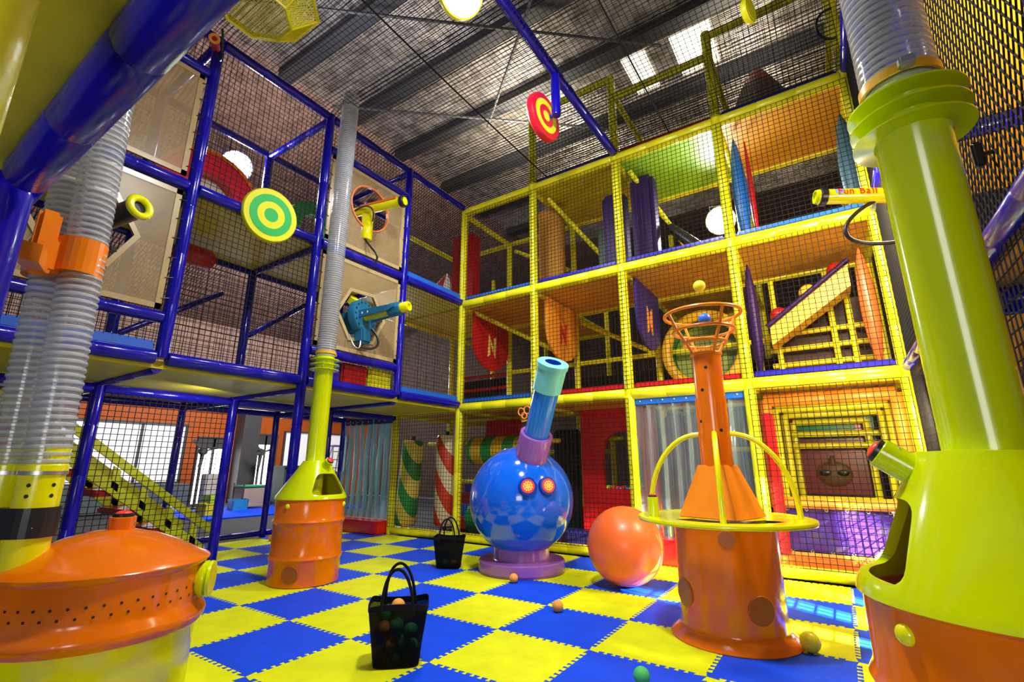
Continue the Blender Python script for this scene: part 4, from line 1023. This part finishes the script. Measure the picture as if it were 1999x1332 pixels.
for k, z in enumerate((3.15, 3.65, 4.02)): tag(at(MB().cyl((-3.95, 7.3, z), (-2.1, 7.3, z), .05, n=12).build('red_rail', RED), (-3, 7.3, z)), ('lowest', 'middle', 'top')[k] + ' red padded rail in front of the left black board', 'rail')

# clear strip curtains
def curtain(x0, x1, y, z0, z1, n, m, header, label):
    r = thing('strip_curtain', label, 'curtain', ((x0 + x1) / 2, y, z1)); o = Vector(r.location)
    MB().bbox(Vector((x0, y - .04, z1 - .12)) - o, Vector((x1, y + .04, z1 + .03)) - o, .015).build('header', header, r)
    for k in range(9): MB().dome(Vector((x0 + (x1 - x0) * (k + .5) / 9, y - .04, z1 - .05)) - o, (0, -1, 0), .018, .01, 8, 3).build('rivet', STEEL, r)
    wd = (x1 - x0) / n * 1.35
    for k in range(n):
        c = x0 + (x1 - x0) * (k + .5) / n; yy = y + (.02 if k % 2 else -.02); ph = random.uniform(0, 6.28); b = MB(); rows = 10; cols = 5
        for j in range(rows + 1):
            for i in range(cols + 1):
                u = i / cols - .5; z = z1 - (z1 - z0) * j / rows
                b.v.append(tuple(Vector((c + u * wd + .012 * math.sin(ph + j * .5), yy + .035 * (u * u * 4 - .5) * (1 if k % 2 else -1) + .015 * math.sin(ph + j * .7), z)) - o))
        for j in range(rows):
            for i in range(cols): q = j * (cols + 1) + i; b.f.append((q, q + 1, q + cols + 2, q + cols + 1)); b.m.append(0)
        b.build('strip', m, r, True, False)
curtain(2.14, 3.96, 5.12, .40, 2.76, 16, STRP, EDB, 'clear smoky strip curtain with blue header behind the basket stand')
curtain(-6.0, -4.15, 5.12, .32, 2.74, 16, STRPL, mat('navy_header', (0.02, 0.03, 0.12), .4), 'aqua clear strip curtain above the red step')
soft('red_step', (-6.0, 4.72, 0.0), (-4.12, 5.25, .30), RED, 'red padded step under the aqua strip curtain', 'step')
soft('red_step', (2.12, 5.0, 0.0), (3.98, 5.5, .40), RED, 'red padded step behind the coral ball and basket stand', 'step')
soft('back_board', (2.1, 7.0, .02), (2.9, 7.1, 2.6), mat('maroon_vinyl', (0.16, 0.01, 0.04), .4), 'maroon board behind the smoky strip curtain', 'board')

# shield banners hung under the second storey
def banner(x, y0, y1, m, lm, label, zt=Z2 - .12):
    r = thing('shield_banner', label, 'banner', (x, (y0 + y1) / 2, zt), 'shield banners under the upper deck'); w_ = (y1 - y0) / 2
    pts = [(0, -w_, 0), (0, w_, 0), (0, w_, -.72)] + [(0, w_ * math.cos(t), -.72 - .62 * math.sin(t)) for t in [PI * k / 16 for k in range(1, 16)]] + [(0, -w_, -.72)]
    MB().prism(pts, (1, 0, 0), .05).build('cloth', m, r, False)
    s = .30
    Np = [(-.55, -.8), (-.25, .35), (.22, -.25), (.50, 1.0), (.62, .1), (.30, -1.0), (-.15, -.2), (-.42, -.55)]
    Np = [(-.60, -1.0), (-.45, .95), (.20, -.10), (.25, .75), (.62, 1.0), (.45, -.95), (-.20, .10), (-.27, -.75)]
    MB().prism([(.052, u * s, -.72 + v * s) for u, v in Np], (1, 0, 0), .012).build('letter_n', lm, r, False)
CRM = mat('cream_print', (0.85, 0.62, 0.12), .5); ORB = mat('orange_banner_cloth', (0.85, 0.33, 0.02), .6); REP = mat('red_bolt_print', (0.6, 0.03, 0.01), .5)
banner(-1.88, 5.35, 6.85, RED, CRM, 'red shield banner with a yellow jagged letter N')
banner(.15, 5.35, 6.85, ORB, REP, 'orange shield banner with a red jagged letter N')
banner(2.17, 5.35, 6.85, mat('navy_banner_cloth', (0.03, 0.015, 0.22), .5), ORB, 'navy blue shield banner with an orange jagged letter N')

# tunnel mouth
tn = thing('tunnel_mouth', 'round yellow tunnel mouth with green inside behind the wire basket', 'tunnel', (3.05, 6.95, 3.93))
MB().torus((0, 0, 0), (0, 1, 0), .76, .11, 48, 12).build('rim', mat('amber_rim', (0.82, 0.52, 0.02), .35), tn)
MB().lathe2((0, 0, 0), (0, 1.9, 0), [(0, .70), (1, .70)], 40, False).build('tube', GRN, tn)
MB().lathe2((0, .45, 0), (0, .47, 0), [(0, .69), (1, .69)], 40).build('end_disc', mat('olive_net_board', (0.26, 0.34, 0.06), .5), tn)

# second storey: hanging pads and columns
soft('hanging_pad', (-2.85, 5.6, 5.42), (-2.15, 6.0, 7.6), mat('crimson_vinyl', (0.34, 0.005, 0.008), .3), 'tall crimson hanging pad by the corner post', 'hanging pad', .05)
soft('hanging_pad', (-.30, 5.85, 5.42), (.35, 6.1, 7.7), mat('tan_orange_vinyl', (0.55, 0.27, 0.03), .45), 'tall tan orange hanging pad in the upper storey', 'hanging pad', .05)
soft('hanging_pad', (1.42, 5.75, 5.42), (1.95, 6.15, 7.5), PUR, 'left purple hanging pad in the upper storey', 'hanging pad', .08)
soft('hanging_pad', (2.12, 5.65, 5.42), (2.62, 6.05, 7.65), PUR, 'right purple hanging pad in the upper storey', 'hanging pad', .08)
soft('hanging_pad', (1.1, 6.2, 5.42), (1.45, 6.5, 6.9), mat('dark_green_vinyl', (0.02, 0.06, 0.03), .4), 'short dark green pad beside the purple pads', 'hanging pad', .05)
pb = at(MB().lathe2((2.75, 6.2, 6.55), (3.40, 6.0, 5.75), [(0, .05), (.05, .10), (.9, .13), (1, .09)], 20).build('punch_bag', BLACK), (3.0, 6.1, 6.1)); tag(pb, 'black tilted punch bag under the upper floodlight', 'punch bag')
tag(at(MB().cyl((2.2, 6.3, 7.4), (2.75, 6.2, 6.55), .018, n=6).build('bag_strap', BLACK), (2.4, 6.2, 7)), 'thin black strap holding the tilted punch bag', 'strap')
def fin(p, q, r, m, label, name='inflatable_fin'):
    p, q = Vector(p), Vector(q); k = 10; o = MB().lathe2(p, q, [(i / k, max(.012, r * math.sin(PI * i / k) ** .6)) for i in range(k + 1)], 20).build(name, m); at(o, p); return tag(o, label, 'fin')
fin((4.25, 5.6, 7.7), (4.25, 5.75, 5.42), .13, EDB, 'blue upright padded fin in the top right bay')
fin((4.42, 5.8, 7.7), (4.42, 5.95, 5.42), .05, RED, 'thin red upright fin beside the blue one')
fin((5.95, 5.75, 7.6), (5.95, 5.9, 5.42), .15, mat('steel_blue_vinyl', (0.05, 0.14, 0.25), .4), 'grey blue upright fin at the right of the top bay')
fin((5.85, 5.9, 5.1), (5.85, 5.9, 3.1), .12, mat('coral_vinyl', (0.8, 0.16, 0.04), .35, coat=.2), 'orange upright spindle pad in the right bay')
fin((4.2, 5.6, 5.1), (4.2, 5.6, 2.98), .10, PUR, 'purple upright spindle pad left of the slide')
cn = MB().lathe((0, 0, 0), [(.80, 0), (.66, .35), (.36, 1.0)], 8).lathe((0, 0, 0), [(.36, 1.0), (.26, 1.2), (.16, 1.38)], 8); cn.m = [0 if i < len(cn.f) / 2 else 1 for i in range(len(cn.f))]
co2 = cn.build('volcano_cone', [mat('grey_brown_vinyl', (0.18, 0.13, 0.12), .6), RED], None, False); co2.location = (4.78, 5.98, Z3 + .04); tag(co2, 'red tipped grey volcano cone on the top deck', 'cone')

# slide and rails in the right bay
sl = thing('slide_ramp', 'sloping yellow ramp with purple edge in the right bay', 'ramp', (5.0, 6.2, 2.9))
pr = [(-.62, 0, 1.12), (.68, 0, 2.08), (.68, 0, 1.66), (-.62, 0, .78)]
MB().prism([(x, -.05, z) for x, y, z in pr], (0, 1, 0), .5).build('ramp_side', mat('amber_ramp_vinyl', (0.80, 0.50, 0.03), .4), sl, False)
MB().cyl((-.66, -.08, 1.13), (.70, -.08, 2.12), .045, n=10).build('edge_rope', PUR, sl)
for k, (x, z, m) in enumerate(((-.45, 1.36, RED), (.05, 1.70, mat('amber_knob', (0.8, .5, .04), .4)), (.52, 2.02, RED))): MB().sphere((x, .1, z), .15, 16, 10).build('bumper', m, sl)
rbx = mat('dark_backing', (0.05, 0.02, 0.02), .6)
soft('backing_board', (4.4, 7.0, 3.0), (5.95, 7.08, 4.6), rbx, 'dark red edged board behind the sloping ramp', 'board')
for z in (3.12, 3.42, 3.72, 4.02): tag(at(MB().lathe2((4.3, 6.85, z), (5.95, 6.85, z), [(0, .05), (1, .05)], 12).build('guard_rail', YEL), (5.1, 6.85, z)), {3.12: 'lowest', 3.42: 'second', 3.72: 'third', 4.02: 'topmost'}[z] + ' yellow guard rail under the sloping ramp', 'rail')
soft('red_sill', (4.4, 6.6, 2.95), (5.6, 6.75, 3.10), RED, 'red padded sill under the sloping ramp', 'pad')
for x in (4.45, 5.35, 5.62): tag(at(MB().lathe2((x, 6.8, 2.92), (x, 6.8, 5.1), [(0, .05), (1, .05)], 12).build('guard_post', YEL), (x, 6.8, 2.92)), {4.45: 'left', 5.35: 'middle', 5.62: 'right'}[x] + ' yellow upright behind the sloping ramp', 'post')
# ground bay on the right: nested frames, picture panel, purple vinyl
fb = thing('padded_gateway', 'nested orange and yellow padded gateway in the right ground bay', 'gateway', (5.05, 6.6, 0))
OGP = mat('orange_gate_vinyl', (0.80, 0.30, 0.02), .4)
for k, (y, x0, x1, zt_, m, r) in enumerate(((-1.1, -.85, .88, 2.62, OGP, .10), (-.6, -.76, .80, 2.52, YEL, .06), (-.2, -.66, .72, 2.45, YEL, .06), (.2, -.56, .52, 2.34, YEL, .055))):
    for x in (x0, x1): pad((x, y, .95), (x, y, zt_), m, fb, 'upright', r)
    pad((x0, y, zt_), (x1, y, zt_), m, fb, 'lintel', r)
    if k != 1: pad((x0, y, 1.02), (x1, y, 1.02), m, fb, 'sill', r)
for z in (2.12, 1.92): pad((-.6, .1, z), (.8, .1, z), YEL, fb, 'crossbar', .05)
pp = thing('picture_panel', 'dark red picture panel with a shadowy face inside the gateway', 'panel', (5.0, 7.0, 1.1))
MB().box((-.5, 0, 0), (.5, .05, .95)).build('board', mat('maroon_board', (0.16, 0.01, 0.015), .35), pp, False)
MB().sphere((0, .02, .34), .26, 20, 12, 1.1, .25, .9).build('face', mat('dim_brown_print', (0.12, 0.05, 0.02), .5), pp)
for s_ in (-1, 1): MB().sphere((s_ * .13, -.04, .36), .07, 12, 8, 1.3, .3, .8).build('eye', BLACK, pp)
MB().cyl((-.0, -.05, .50), (.0, -.05, .66), .06, .02, n=12).build('crest', mat('dim_brown_print', (0.12, 0.05, 0.02), .5), pp)
soft('green_board', (4.5, 7.2, 1.75), (5.7, 7.28, 2.7), GRN, 'green padded board high in the right ground bay', 'board')
for (x0, x1, lb) in ((4.42, 4.52, 'left'), (5.42, 5.52, 'right')): soft('red_jamb', (x0, 7.1, 2.0), (x1, 7.2, 2.75), RED, lb + ' red padded jamb beside the green board', 'pad')
pv = thing('vinyl_panel', 'shiny purple vinyl panel with eyelets low in the right ground bay', 'panel', (5.1, 5.36, .36)); b = MB(); nx, nz = 28, 10
for j in range(nz + 1):
    for i in range(nx + 1): u, v = i / nx, j / nz; b.v.append((-.80 + 1.55 * u, .022 * math.sin(7 * u + 4 * v) * math.sin(3 * v + 2 * u) + .007 * math.sin(15 * u - 9 * v), .60 * v))
for j in range(nz):
    for i in range(nx): q = j * (nx + 1) + i; b.f.append((q, q + 1, q + nx + 2, q + nx + 1)); b.m.append(0)
b.build('sheet', mat('violet_gloss_vinyl', (0.06, 0.02, 0.30), .25, coat=.4), pv, True, False)
for k in range(7):
    for z in (.01, .59): MB().torus((-.76 + .25 * k, -.03, z), (0, 1, 0), .018, .007, 12, 6).build('eyelet', STEEL, pv)
pad((-.82, -.03, .66), (.80, -.03, .66), OGP, pv, 'top_rail', .055); pad((-.82, -.03, -.06), (.80, -.03, -.06), OGP, pv, 'bottom_rail', .05)
lt = MB()
for k in range(5): lt.strand((5.62 + .05 * k, 5.26, .42), (5.62 + .05 * k, 5.26, .98), .008)
for k in range(10): lt.strand((5.60, 5.26, .44 + .058 * k), (5.86, 5.26, .44 + .058 * k + .0), .008)
lto = lt.build('white_lattice', WHITE, None, False, False); at(lto, (5.7, 5.26, .4)); tag(lto, 'white lattice beside the purple vinyl panel', 'lattice')

# ------------------------------------------------------------------ stairs behind the net at left
st = thing('staircase', 'yellow green open stairs with red treads behind the net at left', 'stairs', (-4.9, 1.1, 0))
SGN = mat('yellow_green_steel', (0.62, 0.66, 0.02), .4)
for x in (.40, -.75):
    MB().prism([(x, .15, .05), (x, -.02, .05), (x, -3.2, 2.48), (x, -3.2, 2.66), (x, .02, .24)], (1, 0, 0), .05).build('stringer', SGN, st, False)
    MB().prism([(x, .18, .42), (x, .08, .42), (x, -3.2, 2.93), (x, -3.2, 3.08), (x, .10, .56)], (1, 0, 0), .05).build('upper_stringer', SGN, st, False)
    for k in range(8): MB().prism([(x, -.12 - .42 * k, .22 + .32 * k), (x, -.22 - .42 * k, .30 + .32 * k), (x, -.22 - .42 * k, .62 + .32 * k), (x, -.12 - .42 * k, .54 + .32 * k)], (1, 0, 0), .05).build('strut', SGN, st, False)
for k in range(8): MB().bbox((-.72, -.02 - .42 * k, .16 + .32 * k), (.42, -.40 - .42 * k, .26 + .32 * k), .02).build('tread', RED, st)

# ------------------------------------------------------------------ things in the hall beyond
def fan(loc, label):
    r = thing('pedestal_fan', label, 'fan', loc, 'fans by the bright doors')
    MB().cyl((0, 0, 0), (0, 0, 2.05), .05, n=10).build('pole', GRY, r); MB().lathe((0, 0, 0), [(.35, 0), (.33, .06), (.05, .1)], 20).build('base', GRY, r)
    MB().lathe2((-.1, 0, 2.15), (.2, 0, 2.15), [(0, .08), (.5, .17), (1, .12)], 16).build('motor', GRY, r)
    for k in range(3):
        t = 2 * PI * k / 3 + .3; d = Vector((0, math.cos(t), math.sin(t))); e = Vector((0, -math.sin(t), math.cos(t)))
        MB().prism([d * .1 + Vector((.2, 0, 2.15)) + e * .03, d * .62 + Vector((.2, 0, 2.15)) + e * .09, d * .62 + Vector((.2, 0, 2.15)) - e * .05, d * .1 + Vector((.2, 0, 2.15)) - e * .03], (1, 0, 0), .02).build('blade', GRY, r, False)
fan((-15.6, 5.85, -.045), 'black three bladed fan in front of the left glazed door'); fan((-15.6, 8.15, -.045), 'black three bladed fan in front of the right glazed door')
ld = thing('step_ladder', 'aluminium step ladder with purple top by the white window', 'ladder', (-15.2, 11.7, -.045))
for s_ in (-1, 1):
    MB().cyl((.3, s_ * .42, 0), (0, s_ * .2, 2.5), .035, n=8).build('rail', STEEL, ld); MB().cyl((-.7, s_ * .42, 0), (-.05, s_ * .2, 2.5), .03, n=8).build('rear_leg', STEEL, ld)
for k in range(6): z = .35 + .38 * k; h = .42 - .22 * z / 2.5; MB().bbox((.3 - .3 * z / 2.5 - .06, -h, z - .02), (.3 - .3 * z / 2.5 + .06, h, z + .02), .008).build('step', STEEL, ld)
MB().bbox((-.15, -.26, 2.47), (.15, .26, 2.56), .02).build('top_cap', mat('violet_plastic', (0.2, .1, .4), .4), ld)
bn = thing('wheelie_bin', 'dark green wheelie bin by the right glazed door', 'bin', (-13.9, 8.5, -.045)); GB = mat('bin_green', (0.03, 0.09, 0.05), .5)
b = MB(); b.add([(-.4, -.4, .08), (.4, -.4, .08), (.4, .4, .08), (-.4, .4, .08), (-.52, -.5, 1.5), (.52, -.5, 1.5), (.52, .5, 1.5), (-.52, .5, 1.5)], [(0, 3, 2, 1), (4, 5, 6, 7), (0, 1, 5, 4), (1, 2, 6, 5), (2, 3, 7, 6), (3, 0, 4, 7)]); b.build('body', GB, bn, False)
MB().bbox((-.56, -.54, 1.5), (.56, .54, 1.6), .03).build('lid', GB, bn)
for s_ in (-1, 1): MB().lathe2((-.42, s_ * .40, .12), (-.42, s_ * .5, .12), [(0, .12), (1, .12)], 16).build('wheel', BLACK, bn)
MB().cyl((-.58, -.4, 1.45), (-.58, .4, 1.45), .03, n=8).build('handle', BLACK, bn)
ct = thing('mesh_cart', 'beige sided play cart with green net top in the hall', 'cart', (-13.9, 7.1, -.045)); BG = mat('beige_board', (.45, .33, .22), .6)
MB().bbox((-.35, -.52, .1), (.35, .52, .80), .02).build('side_board', BG, ct); MB().bbox((-.38, -.56, .80), (.38, .56, .88), .03).build('net_top', mat('cart_green', (.05, .4, .15), .5), ct)
for sx in (-1, 1):
    for sy in (-1, 1): MB().cyl((sx * .36, sy * .53, 0), (sx * .36, sy * .53, .95), .025, n=8).build('corner_post', GRY, ct)
def crate(loc, s, m, label, rz=0):
    r = thing('plastic_crate', label, 'crate', loc, None, rz); a, b_, h = s; t = .03
    MB().box((-a, -b_, 0), (a, b_, t)).build('bottom', m, r, False)
    for p, q in (((-a, -b_, 0), (a, -b_ + t, h)), ((-a, b_ - t, 0), (a, b_, h)), ((-a, -b_, 0), (-a + t, b_, h)), ((a - t, -b_, 0), (a, b_, h))): MB().box(p, q).build('side', m, r, False)
    MB().box((-a - .02, -b_ - .02, h - .05), (a + .02, -b_ + t, h)).box((-a - .02, b_ - t, h - .05), (a + .02, b_ + .02, h)).build('rim', m, r, False)
crate((-12.3, 4.75, -.045), (.20, .20, .42), mat('crate_yellow', (.7, .6, .02), .4), 'yellow plastic crate on the hall floor', .3)
crate((-13.2, 5.35, -.045), (.24, .24, .62), mat('crate_lime', (.40, .65, .04), .4), 'lime green plastic crate on the hall floor', .1)
crate((-13.4, 6.35, -.045), (.28, .26, .42), mat('crate_blue', (.02, .25, .5), .4), 'blue plastic crate with white things on the hall floor', -.2)
soft('cardboard_box', (-14.6, 5.5, -.045), (-14.2, 6.0, 1.25), mat('pale_carton', (.5, .47, .42), .7), 'tall pale carton by the left glazed door', 'box', .02)
soft('low_sofa', (-16.4, 1.2, -.045), (-15.5, 5.6, .9), mat('slate_fabric', (.10, .13, .15), .8), 'slate grey bench below the wide window', 'bench', .06)
ball((-13.6, 4.2, .20), .25, WHITE, 'white ball on the hall floor left of the crates')

# small extras on the frames
cr = thing('wire_ornament', 'little orange wire loops on the net beside the bomb cannon neck', 'ornament', (-.14, 4.93, 2.55))
for x, z, rr in ((-.07, .10, .075), (.07, .13, .075), (0, .02, .06)): MB().torus((x, 0, z), (0, 1, .1), rr, .014, 24, 8).build('loop', mat('neon_orange_wire', (0.9, 0.28, 0.08), .4), cr)
MB().cyl((-.06, 0, -.10), (.07, 0, -.08), .014, n=8).build('foot_bar', MATS['neon_orange_wire'], cr)
tt = thing('striped_tent', 'red and white striped tent cone on the upper left deck', 'tent', (-3.7, 6.4, 5.42))
for k in range(12):
    t0, t1 = 2 * PI * k / 12, 2 * PI * (k + 1) / 12
    MB().add([(.62 * math.cos(t0), .62 * math.sin(t0), .85), (.62 * math.cos(t1), .62 * math.sin(t1), .85), (0, 0, 1.62)], [(0, 1, 2)]).add([(.58 * math.cos(t0), .58 * math.sin(t0), 0), (.58 * math.cos(t1), .58 * math.sin(t1), 0), (.58 * math.cos(t1), .58 * math.sin(t1), .85), (.58 * math.cos(t0), .58 * math.sin(t0), .85)], [(0, 1, 2, 3)]).build('gore', RED if k % 2 else WHITE, tt, False, False)
cl = at(MB().sweep(bez((6.05, 4.95, 9.1), (5.72, 4.9, 9.15), (5.70, 4.9, 8.45), (6.05, 4.95, 8.5), 20), .022, 8).build('cable_loop', BLACK), (6.05, 4.95, 8.5)); tag(cl, 'black cable loop hanging at the top right corner post', 'cable')
hd = thing('cannon_handle', 'small black handle on the diamond net at far right', 'handle', (6.02, .12, 3.35))
MB().bbox((-.03, -.025, -.08), (.02, .025, .08), .012).build('grip', BLACK, hd); MB().cyl((.0, 0, 0), (.08, 0, 0), .014, n=8).build('stem', BLACK, hd)

# slatted gate on the far right, added out of view to cut the sunbeam into streaks
sg = thing('sun_gobo', 'grey slatted gate at the far right added to cut the sunbeam into streaks', 'gobo', (7.62, 2.0, 1.2))
gu = Vector((-.608, -.794, 0)); yy = -.62
gn = Vector((-.79, .61, 0)); gu = Vector((.61, .79, 0))
for k in range(11):
    wk = random.uniform(.035, .075); MB().prism([gu * yy, gu * (yy + wk), gu * (yy + wk) + Vector((0, 0, 1.5)), gu * yy + Vector((0, 0, 1.5))], gn, .02).build('slat', GRY, sg, False); yy += wk + random.uniform(.025, .06)
for z in (.0, 1.42): MB().prism([gu * -.66 + Vector((0, 0, z)), gu * (yy + .04) + Vector((0, 0, z)), gu * (yy + .04) + Vector((0, 0, z + .08)), gu * -.66 + Vector((0, 0, z + .08))], gn * -1, .03).build('gobo_rail', GRY, sg, False)
for e in (-.66, yy): MB().prism([gu * e + Vector((0, 0, -1.2)), gu * (e + .06) + Vector((0, 0, -1.2)), gu * (e + .06) + Vector((0, 0, 1.5)), gu * e + Vector((0, 0, 1.5))], gn * -1, .05).build('gobo_post', GRY, sg, False)

# ------------------------------------------------------------------ to metres
done = set()
for o in list(bpy.data.objects):
    if o.type == 'MESH':
        if o.data.name not in done: done.add(o.data.name); o.data.transform(Matrix.Scale(S, 4)); o.data.update()
    if o.type in ('MESH', 'EMPTY') or o.name.startswith('flood_lamp_light'): o.location = o.location * S
